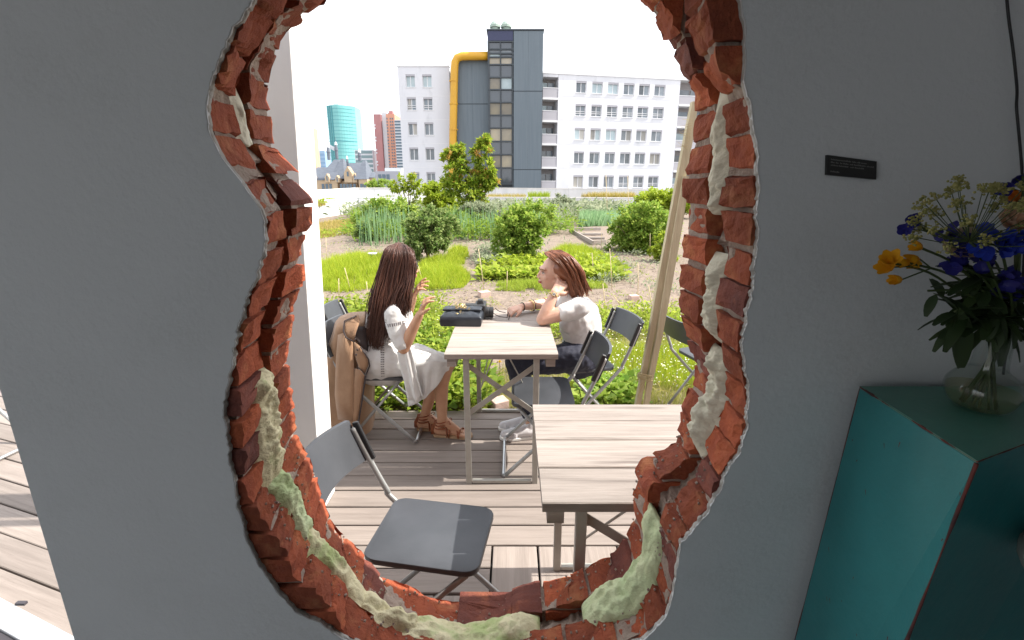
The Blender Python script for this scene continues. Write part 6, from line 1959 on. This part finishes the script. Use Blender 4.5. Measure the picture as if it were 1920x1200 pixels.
# sandals
for a_, nm in ((anR, "sandal"), (anL, "sandal")):
    s_ = MB(); so = MB()
    L_ = [(-.062, .0), (-.055, .026), (0, .032), (.06, .034), (.12, .043), (.165, .040), (.188, .018), (.192, -.005), (.18, -.030), (.13, -.043), (.06, -.036), (0, -.031), (-.05, -.026)]
    so.prism([(a_.x + x, a_.y - y - .012 * max(0, x) / .15) for x, y in L_][::-1] if False else [(a_.x + x, a_.y + y - .012 * max(0, x) / .15) for x, y in reversed(L_)], .002, .016)
    sd_ = thing  # (parts below)
    root = mesh(nm, so.v, so.f, M['solewood'], wa)
    for k, (x, zc, ry, rz_) in enumerate(((.02, .058, .034, .045), (.055, .045, .036, .036), (.09, .036, .040, .028), (.118, .032, .042, .024))):
        s_.tube([Vector((a_.x + x + .012 * math.cos(t) * (1 if k % 2 else -1), a_.y - .012 * max(0, x) / .15 + ry * math.cos(t) * 1.04, .014 + (rz_ + .014) * math.sin(t))) for t in np.linspace(-.1, math.pi + .1, 14)], .0062, 6, flat=.45)
    for zz_, rr_ in ((.105, .036), (.085, .037), (.066, .041)):
        s_.tube([Vector((a_.x - .004 + rr_ * 1.02 * math.cos(t), a_.y + rr_ * math.sin(t), zz_ + .006 * math.cos(t) - .0)) for t in np.linspace(0, 6.283, 18)], .0055, 6, flat=.6, cap=False)
    s_.tube([Vector((a_.x - .055 + .0, a_.y, .014)), Vector((a_.x - .056, a_.y, .05)), Vector((a_.x - .042, a_.y, .085)), Vector((a_.x - .040, a_.y, .108))], [.020, .019, .013, .009], 8, flat=.45)
    bx = Vector((a_.x + .034, a_.y - .004, .098))
    for sgn in (-1, 1):
        s_.tube(spline([bx, bx + Vector((.014, sgn * .022, .016)), bx + Vector((.022, sgn * .03, -.002)), bx + Vector((.004, sgn * .004, -.002))], 4), .0024, 5)
        s_.tube(spline([bx, bx + Vector((.02, sgn * .012, -.006)), bx + Vector((.038, sgn * .02, -.03))], 4), .0022, 5)
    s_.build("strap", M['tanleather'], root, smooth=True)
# hair
h = MB()
h.ball(atA(0, -.022, .026), (.078, .094, .086), 18, 12, rotA)
hp = [(748, 486, .088), (738, 520, .094), (727, 556, .090), (716, 594, .074), (708, 626, .050)]
for (x0, y0, r0), (x1, y1, r1) in zip(hp[:-1], hp[1:]):
    for o in (-.06, .0, .06): h.cone(P(x0, y0, YA - .01) + Vector((0, o * .6, 0)), r0 * .62, P(x1, y1, YA - .02) + Vector((0, o * .65, 0)), r1 * .6)
h.cone(P(764, 520, YA - .055), .026, P(765, 560, YA - .085), .024); h.cone(P(765, 560, YA - .085), .024, P(768, 578, YA - .10), .010)
def cut_face(c, nrm_): return .004 * nse((c.x * 3.0, c.y * 3.0, c.z * .3), 9, 2)
remesh(h, "hair", M['hairA'], wa, .007, 4, cut_face)
gp = random.Random(11); paths = []
GA_ = [(.0, ((764, 463), (775, 480), (774, 512), (768, 552), (769, 582))), (.3, ((756, 459), (766, 476), (765, 520), (752, 572), (740, 612))),
       (.65, ((748, 457), (744, 480), (735, 530), (719, 592), (708, 655))), (1.0, ((742, 458), (722, 473), (709, 515), (695, 572), (690, 642)))]
def guide(G, f):
    for (f0, a), (f1, b_) in zip(G[:-1], G[1:]):
        if f <= f1:
            t = (f - f0) / (f1 - f0); return [(p[0] * (1 - t) + q[0] * t, p[1] * (1 - t) + q[1] * t) for p, q in zip(a, b_)]
    return list(G[-1][1])
for k in range(1500):
    f = gp.random() ** .9; sd = -1 if gp.random() < .72 else 1
    g0 = guide(GA_, f); out = gp.uniform(.75, 1.08)
    dep = (.012, .090 + .012 * math.sin(3.1 * f), .122, .170, .165)
    wob = gp.gauss(0, 1.3)
    paths.append([P(x + gp.gauss(0, .8 + .7 * q) + wob * q * .5, y + gp.gauss(0, 1 + 1.6 * q) + (gp.uniform(-16, 6) if q == 4 else 0), YA + sd * dep[q] * (out if q else 1)) for q, (x, y) in enumerate(g0)])
strands(paths, "hair_locks", M['hairA'], wa, .0026, 6, seed=3)
# rings
hr = MB()
q = P(793, 573, YA - .245)
hr.tube([q + Vector((.012 * math.cos(t), -.004, .009 * math.sin(t))) for t in np.linspace(0, 6.283, 12)], .0025, 5, cap=False)
hr.build("ring", M['chrome'], wa, smooth=True)

# ------------------------------------------------------------------ woman with auburn hair, facing left
YB = 2.64
wb = thing("person", "woman with auburn hair in a white T-shirt leaning an elbow on the table", "person", (0, 0, 0))
b = MB()
pelv = P(1088, 668, YB); waist = P(1090, 634, YB); chest = P(1083, 592, YB); neck0 = P(1068, 555, YB)
shN, shF = P(1088, 577, YB - .150), P(1066, 572, YB + .155)
hc = P(1038, 512, YB + .01)
hipN, hipF = P(1084, 668, YB - .085), P(1084, 668, YB + .085)
b.cone(pelv, .13, waist, .105); b.cone(waist, .105, chest, .11); b.cone(chest, .095, neck0, .055)
b.cone(shN, .047, shF, .047); b.cone(neck0, .046, hc + Vector((.012, 0, -.035)), .043)
atB, rotB, rB, fB, uB = head(b, hc, (-.98, -.16, .01), (.02, 0, 1), 1.0)
elN, wrN = P(1017, 599, YB - .165), P(1040, 549, YB - .128)
b.cone(shN, .047, elN.lerp(shN, .35), .044); b.cone(elN.lerp(shN, .35), .044, elN, .036)
b.cone(elN, .037, elN.lerp(wrN, .35), .037); b.cone(elN.lerp(wrN, .35), .037, wrN, .024)
hand(b, wrN, P(1062, 521, YB - .055) - wrN, (.35, .9, .1), .155, (.35, .4, .4, .45), .4, -1, .4)
elF, wrF = P(1036, 586, YB + .20), P(978, 579, YB + .075)
elF.z = max(elF.z, TZ + .045); wrF.z = TZ + .048
b.cone(shF, .046, elF, .037); b.cone(elF, .036, elF.lerp(wrF, .35), .035); b.cone(elF.lerp(wrF, .35), .035, wrF, .023)
hand(b, wrF, P(945, 590, YB + .02) - wrF + Vector((0, 0, .012)), (.1, .25, -1), .145, (.75, .8, .85, .9), .6, 1, .3)
knN, knF = P(966, 682, YB - .11), P(972, 680, YB + .06)
anN, anF = P(994, 787, YB - .155), P(988, 776, YB - .045)
for h_, k_, a_ in ((hipN, knN, anN), (hipF, knF, anF)):
    b.cone(h_, .08, k_, .05); b.cone(k_, .05, a_, .030)
    b.cone(a_, .030, Vector((a_.x, a_.y, .05)), .028)
remesh(b, "body", M['skinB'], wb, .0045, 4)
face_bits(atB, rotB, 1.0, wb, M['hairB'])
# T-shirt
d_ = MB()
d_.cone(waist + Vector((.0, 0, -.03)), .125, waist, .120); d_.cone(waist, .120, chest, .128); d_.cone(chest, .116, neck0 + Vector((0.006, 0, -.03)), .074)
d_.cone(shN + Vector((0, -.01, .004)), .058, shF + Vector((0, .01, .004)), .058)
d_.ball(chest + Vector((-.060, -.058, -.03)), .064, 10, 8); d_.ball(chest + Vector((-.060, .058, -.03)), .064, 10, 8)
d_.cone(chest + Vector((.02, 0, 0)), .12, waist + Vector((.022, 0, 0)), .118)
d_.cone(shN, .058, shN.lerp(elN, .40), .060); d_.cone(shF, .058, shF.lerp(elF, .35), .058)
def fold_tee(c, nrm_):
    q = (c.x + c.z * .8, c.y, c.z * .8 - c.x * .6)
    return .0085 * nse((q[0] * .5, q[1] * .6, q[2] * 1.3), 15, 5) + .0035 * nse(c, 30, 2) + .001 * nse(c, 80, 2)
remesh(d_, "t_shirt", M['tee'], wb, .0060, 14, fold_tee)
# trousers
d_ = MB()
d_.cone(pelv, .142, waist + Vector((0, 0, -.045)), .124)
for h_, k_, a_ in ((hipN, knN, anN), (hipF, knF, anF)):
    d_.cone(h_, .102, h_.lerp(k_, .55), .084); d_.cone(h_.lerp(k_, .5), .086, k_, .064)
    d_.cone(k_, .064, k_.lerp(a_, .5) + Vector((.01, 0, 0)), .062); d_.cone(k_.lerp(a_, .5) + Vector((.01, 0, 0)), .062, a_ + Vector((0, 0, .045)), .050)
def fold_tr(c, nrm_): return .010 * nse((c.x * .45 + c.z * .6, c.y * .8, c.z * .9), 19, 5) + .004 * nse(c, 40, 2)
remesh(d_, "trousers", M['navy'], wb, .0065, 4, fold_tr)
mb = MB()
# hair: crown, the side sweep and a curly tail
h = MB()
h.ball(atB(0, -.030, .026), (.074, .088, .084), 18, 12, rotB)
for x0, y0, r0, x1, y1, r1, dy in ((1052, 504, .050, 1072, 522, .045, -.04), (1058, 506, .055, 1078, 528, .045, .0), (1052, 504, .05, 1070, 526, .045, .05), (1070, 522, .045, 1084, 534, .030, -.03), (1070, 524, .045, 1082, 536, .03, .03)):
    h.cone(P(x0, y0, YB + dy), r0, P(x1, y1, YB + dy), r1)
remesh(h, "hair", M['hairB'], wb, .006, 4, lambda c, n_: .005 * nse((c.x * 2, c.y * 3, c.z), 12, 2))
gp = random.Random(21); paths = []
GB_ = [(.0, ((1021, 475), (1031, 484), (1047, 497), (1059, 513), (1066, 532), (1069, 551))), (.35, ((1031, 471), (1047, 479), (1062, 495), (1073, 515), (1080, 534), (1084, 550))),
       (.7, ((1042, 470), (1060, 479), (1073, 497), (1083, 515), (1090, 533), (1095, 547))), (1.0, ((1052, 470), (1071, 481), (1085, 499), (1094, 517), (1099, 533), (1102, 545)))]
for lock in range(96):                       # wavy locks of a dozen hairs each
    f0 = gp.random(); sd = -1 if gp.random() < .70 else 1
    ph, am, out0, fq = gp.uniform(0, 6.283), gp.uniform(2.0, 5.2), gp.uniform(.72, 1.12), gp.uniform(5.5, 8.5)
    ex, ey = gp.gauss(0, 2.5), gp.uniform(-10, 9)
    dep = (.010, .070, .090, .092, .088, .072)
    for k in range(13):
        g0 = guide(GB_, min(1, max(0, f0 + gp.gauss(0, .028)))); out = out0 + gp.gauss(0, .035); ac = gp.uniform(.8, 1.15)
        base = [Vector((x + gp.gauss(0, .5), y + gp.gauss(0, .6), dep[q])) for q, (x, y) in enumerate(g0)]
        fine = spline(base, 3); L_ = len(fine) - 1; pts = []
        for q, v in enumerate(fine):
            t = q / L_; w_ = am * ac * t ** 1.3
            pts.append(P(v.x + w_ * math.sin(ph + fq * t) + ex * t, v.y + .55 * w_ * math.cos(ph + fq * t) + ey * t * t,
                         YB + .01 + sd * (v.z * (out if q else 1) + .010 * t * math.cos(ph * 2 + fq * t))))
        paths.append(pts)
strands(paths, "hair_locks", M['hairB'], wb, .0026, 2, seed=3)
# watch and bracelets
def bangle(c, axis, r, w, name, mt, sq=1.0):
    ax = Vector(axis).normalized(); o1 = ax.orthogonal().normalized(); o2 = ax.cross(o1)
    return MB().tube([c + (o1 * math.cos(t) + o2 * math.sin(t)) * r for t in np.linspace(0, 6.283, 22)], w, 6, cap=False).build(name, mt, wb, smooth=True)
axw = (P(1060, 516, YB - .11) - wrN)
wq = wrN.lerp(elN, .06)
bangle(wq, wrN - elN, .0275, .0052, "watch_strap", M['gold'])
nv = (EYE - wq).normalized(); ax_ = (wrN - elN).normalized(); nv = (nv - ax_ * nv.dot(ax_)).normalized(); sv = ax_.cross(nv)
rot = Matrix((sv, ax_, nv)).transposed()
MB().box(wq + nv * .029, (.026, .026, .007), rot).build("watch_case", M['gold'], wb, bevel=.004)
MB().box(wq + nv * .0332, (.015, .018, .002), rot).build("watch_face", M['white'], wb)
MB().box(wq + nv * .0346, (.006, .010, .0012), rot).build("watch_hands", M['black'], wb)
for f_, w_, m_ in ((.03, .0028, 'black'), (.30, .0040, 'gold'), (.34, .0025, 'black'), (.72, .0022, 'tanleather')):
    bangle(wrF.lerp(elF, f_), wrF - elF, .026 + .011 * min(1, f_ * 3), w_, "bracelet", M[m_])
# sneakers
def sneaker(a_, yaw):
    q = Matrix.Rotation(yaw, 3, 'Z'); o = Vector((a_.x, a_.y, 0))
    def T_(x, y, z): return o + q @ Vector((-x, y, z))
    s_ = MB()
    s_.cone(T_(-.045, 0, .045), .036, T_(.02, 0, .050), .040); s_.cone(T_(.02, 0, .050), .040, T_(.10, 0, .036), .034); s_.cone(T_(.10, 0, .036), .034, T_(.162, .004, .028), .026)
    s_.cone(T_(-.04, 0, .05), .034, T_(-.03, 0, .085), .031); s_.cone(T_(.0, 0, .07), .033, T_(-.01, 0, .09), .032)
    for x, y in ((.1, .018), (.1, -.018), (.14, .014), (.14, -.012)): s_.ball(T_(x, y, .030), .024, 10, 8)
    sh = remesh(s_, "sneaker", M['sneaker'], wb, .0042, 4)
    so = MB(); L_ = [(-.082, .0), (-.07, .03), (0, .034), (.06, .036), (.12, .045), (.165, .038), (.192, .012), (.192, -.012), (.165, -.036), (.12, -.043), (.06, -.036), (0, -.033), (-.07, -.028)]
    lp = [T_(x, y, 0) for x, y in L_]
    so.prism([(p.x, p.y) for p in lp], .001, .020); so.build("sole", M['white'], sh, bevel=.004)
    la = MB()
    for k in range(6):
        x = .035 + .016 * k; zz_ = .083 - .0055 * k
        la.tube(spline([T_(x, -.024, zz_ - .014), T_(x + .004, 0, zz_ + .001), T_(x, .024, zz_ - .014)], 4), .0026, 5)
    la.build("laces", M['white'], sh, smooth=True)
    sw_ = MB()
    sw_.tube(spline([T_(-.02, .037, .060), T_(.02, .0395, .040), T_(.05, .038, .058)], 5), [.003, .005, .006, .007, .007, .007, .006, .005, .004, .003, .002], 6, flat=.4)
    sw_.build("gold_patch", M['gold'], sh, smooth=True)
sneaker(Vector((anN.x, 2.475, 0)), R(6)); sneaker(Vector((anF.x + .005, 2.575, 0)), R(4))
# spectacles held in her hand
gl = thing("eyeglasses", "dark spectacles dangling from the auburn haired woman's hand", "glasses", (0, 0, 0))
hq = P(951, 590, YB + .02)
fr = MB()
M['frame'] = mat("dark brown frame", (.03, .012, .010), rough=.3)
for dx, dy_, ex, ey in ((0, 0, 928, 580), (4, 9, 925, 590)):
    e = P(ex, ey, YB - .01 - .05 * (dy_ > 0)); s_ = P(948 + dx, 586 + dy_, YB + .0 - .05 * (dy_ > 0))
    m_ = s_.lerp(e, .6) + Vector((0, 0, -.004))
    MB().tube(spline([s_, m_, e + Vector((-.0, 0, .010))], 5), .0025, 6).build("temple", M['frame'], gl, smooth=True)
a_, b_ = P(948, 586, YB), P(952, 595, YB - .05)
for f_ in (.0, 1.0):
    c = a_.lerp(b_, .2 + .6 * f_) + Vector((.012, 0, -.004))
    MB().tube([c + Vector((.004 * math.sin(t), .020 * math.cos(t), .014 * math.sin(t))) for t in np.linspace(0, 6.283, 18)], .0022, 6, cap=False).build("rim", M['frame'], gl, smooth=True)

# ------------------------------------------------------------------ coat over the chair back
ct = thing("trench_coat", "tan coat with dark piping draped over the long haired woman's chair back", "coat", (0, 0, 0))
YC = 2.56
def ring_pts(xl, xr, ypx, y0, y1, nf, amp, n=96, ph=0):
    a, c = P(xl, ypx, YC), P(xr, ypx, YC)
    cx, hw = (a.x + c.x) / 2, (c.x - a.x) / 2
    out = []
    for k in range(n):
        t = 6.283 * k / n
        x = hw * math.copysign(abs(math.cos(t)) ** .7, math.cos(t)); y = (y1 - y0) / 2 * math.copysign(abs(math.sin(t)) ** .75, math.sin(t))
        f = 1 + amp * (math.sin(nf * t + ph) + .6 * math.sin((nf * 2) * t + 1.3 + ph * 1.6) + .35 * math.sin(nf * 3 * t + .7))
        out.append(Vector((cx + x * f, (y0 + y1) / 2 + y * (1 + amp * .6 * math.sin(nf * t + ph)), a.z)))
    return out
levels = [(640, 688, 592, 2.49, 2.60, .00), (636, 694, 598, 2.42, 2.72, .03), (632, 694, 615, 2.395, 2.77, .05), (624, 692, 640, 2.385, 2.79, .06), (617, 690, 680, 2.375, 2.80, .075), (610, 691, 720, 2.365, 2.80, .09), (604, 691, 760, 2.36, 2.80, .10), (599, 691, 808, 2.355, 2.80, .11)]
rings_ = [ring_pts(a, c, y, y0, y1, 6, am, ph=.4 + .1 * i) for i, (a, c, y, y0, y1, am) in enumerate(levels)]
n = 96; fine = []
for k in range(n):
    fine.append(spline([r[k] for r in rings_], 6))
rows_ = len(fine[0]); V = []; F = []
for j in range(rows_):
    for k in range(n):
        p = fine[k][j]
        V.append(p + Vector((.004 * nse((p.x, p.y, p.z * .5), 25, 3), .006 * nse((p.x, p.y, p.z * .5), 18, 6), 0)))
for j in range(rows_ - 1):
    for k in range(n):
        a = j * n + k; b2 = j * n + (k + 1) % n
        F.append((a, a + n, b2 + n, b2))
V.append(sum((V[k] for k in range(n)), Vector()) / n + Vector((0, 0, .008)))
for k in range(n): F.append((k, (k + 1) % n, len(V) - 1))
mesh("drape", V, F, M['tan'], ct, True)
def panel(name, poly, y, bul, mt, edge=None, thick=.003):
    """a cloth flap given by its outline, bellied out towards the viewer"""
    W = [P(x, yy, y + dy) for x, yy, dy in poly]
    c = sum(W, Vector()) / len(W) + Vector((0, -bul, 0))
    V = list(W) + [p.lerp(c, .45) + Vector((0, -bul * .7, 0)) for p in W] + [c]
    n = len(W); F = []
    for i in range(n):
        F += [(i, (i + 1) % n, n + (i + 1) % n, n + i), (n + i, n + (i + 1) % n, 2 * n)]
    o = mesh(name, V, F, mt, ct, True)
    m = o.modifiers.new("s", 'SOLIDIFY'); m.thickness = thick; m.offset = -1
    if edge:
        MB().tube([P(x, yy, y + dy - .004) for x, yy, dy in edge], .0042, 6).build("piping", M['piping'], ct, smooth=True)
    return o
yc = 2.345
panel("sleeve", [(634, 628, .03), (648, 622, 0), (662, 640, -.005), (664, 700, -.02), (662, 760, -.03), (660, 790, -.03), (634, 786, -.02), (628, 740, -.01), (630, 680, .0)], yc, .005, M['tan'], thick=.003)
panel("lapel", [(664, 640, 0), (676, 650, -.01), (690, 672, 0), (691, 684, 0), (684, 702, 0), (674, 690, -.01), (665, 664, 0)], yc - .004, .005, M['tan'],
      [(676, 650, -.016), (691, 674, -.006), (693, 686, -.006), (685, 706, -.004), (680, 740, 0), (672, 790, .0)])
panel("collar", [(644, 602, .03), (672, 590, .05), (676, 600, .03), (668, 622, -.01), (664, 640, -.012), (648, 632, -.004), (644, 622, 0)], yc, .007, M['tan'],
      [(668, 592, .04), (646, 602, .022), (644, 621, -.006), (649, 633, -.012), (664, 641, -.02), (667, 634, -.02)])
panel("collar_inside", [(664, 612, .02), (684, 612, .06), (690, 622, .05), (690, 660, .02), (674, 648, -.004), (666, 636, 0)], yc + .012, .004, M['lining'])
panel("front_edge", [(664, 690, 0), (676, 694, -.012), (684, 704, -.004), (676, 760, -.012), (668, 806, -.01), (650, 806, -.01), (656, 750, -.004)], yc - .012, .006, M['tan'],
      [(686, 704, -.008), (679, 750, -.014), (670, 806, -.012)])
for q in ((670, 656), (668, 665)):
    MB().ball(P(q[0], q[1], yc - .03), (.006, .004, .006), 8, 6).build("button", M['piping'], ct, smooth=True)
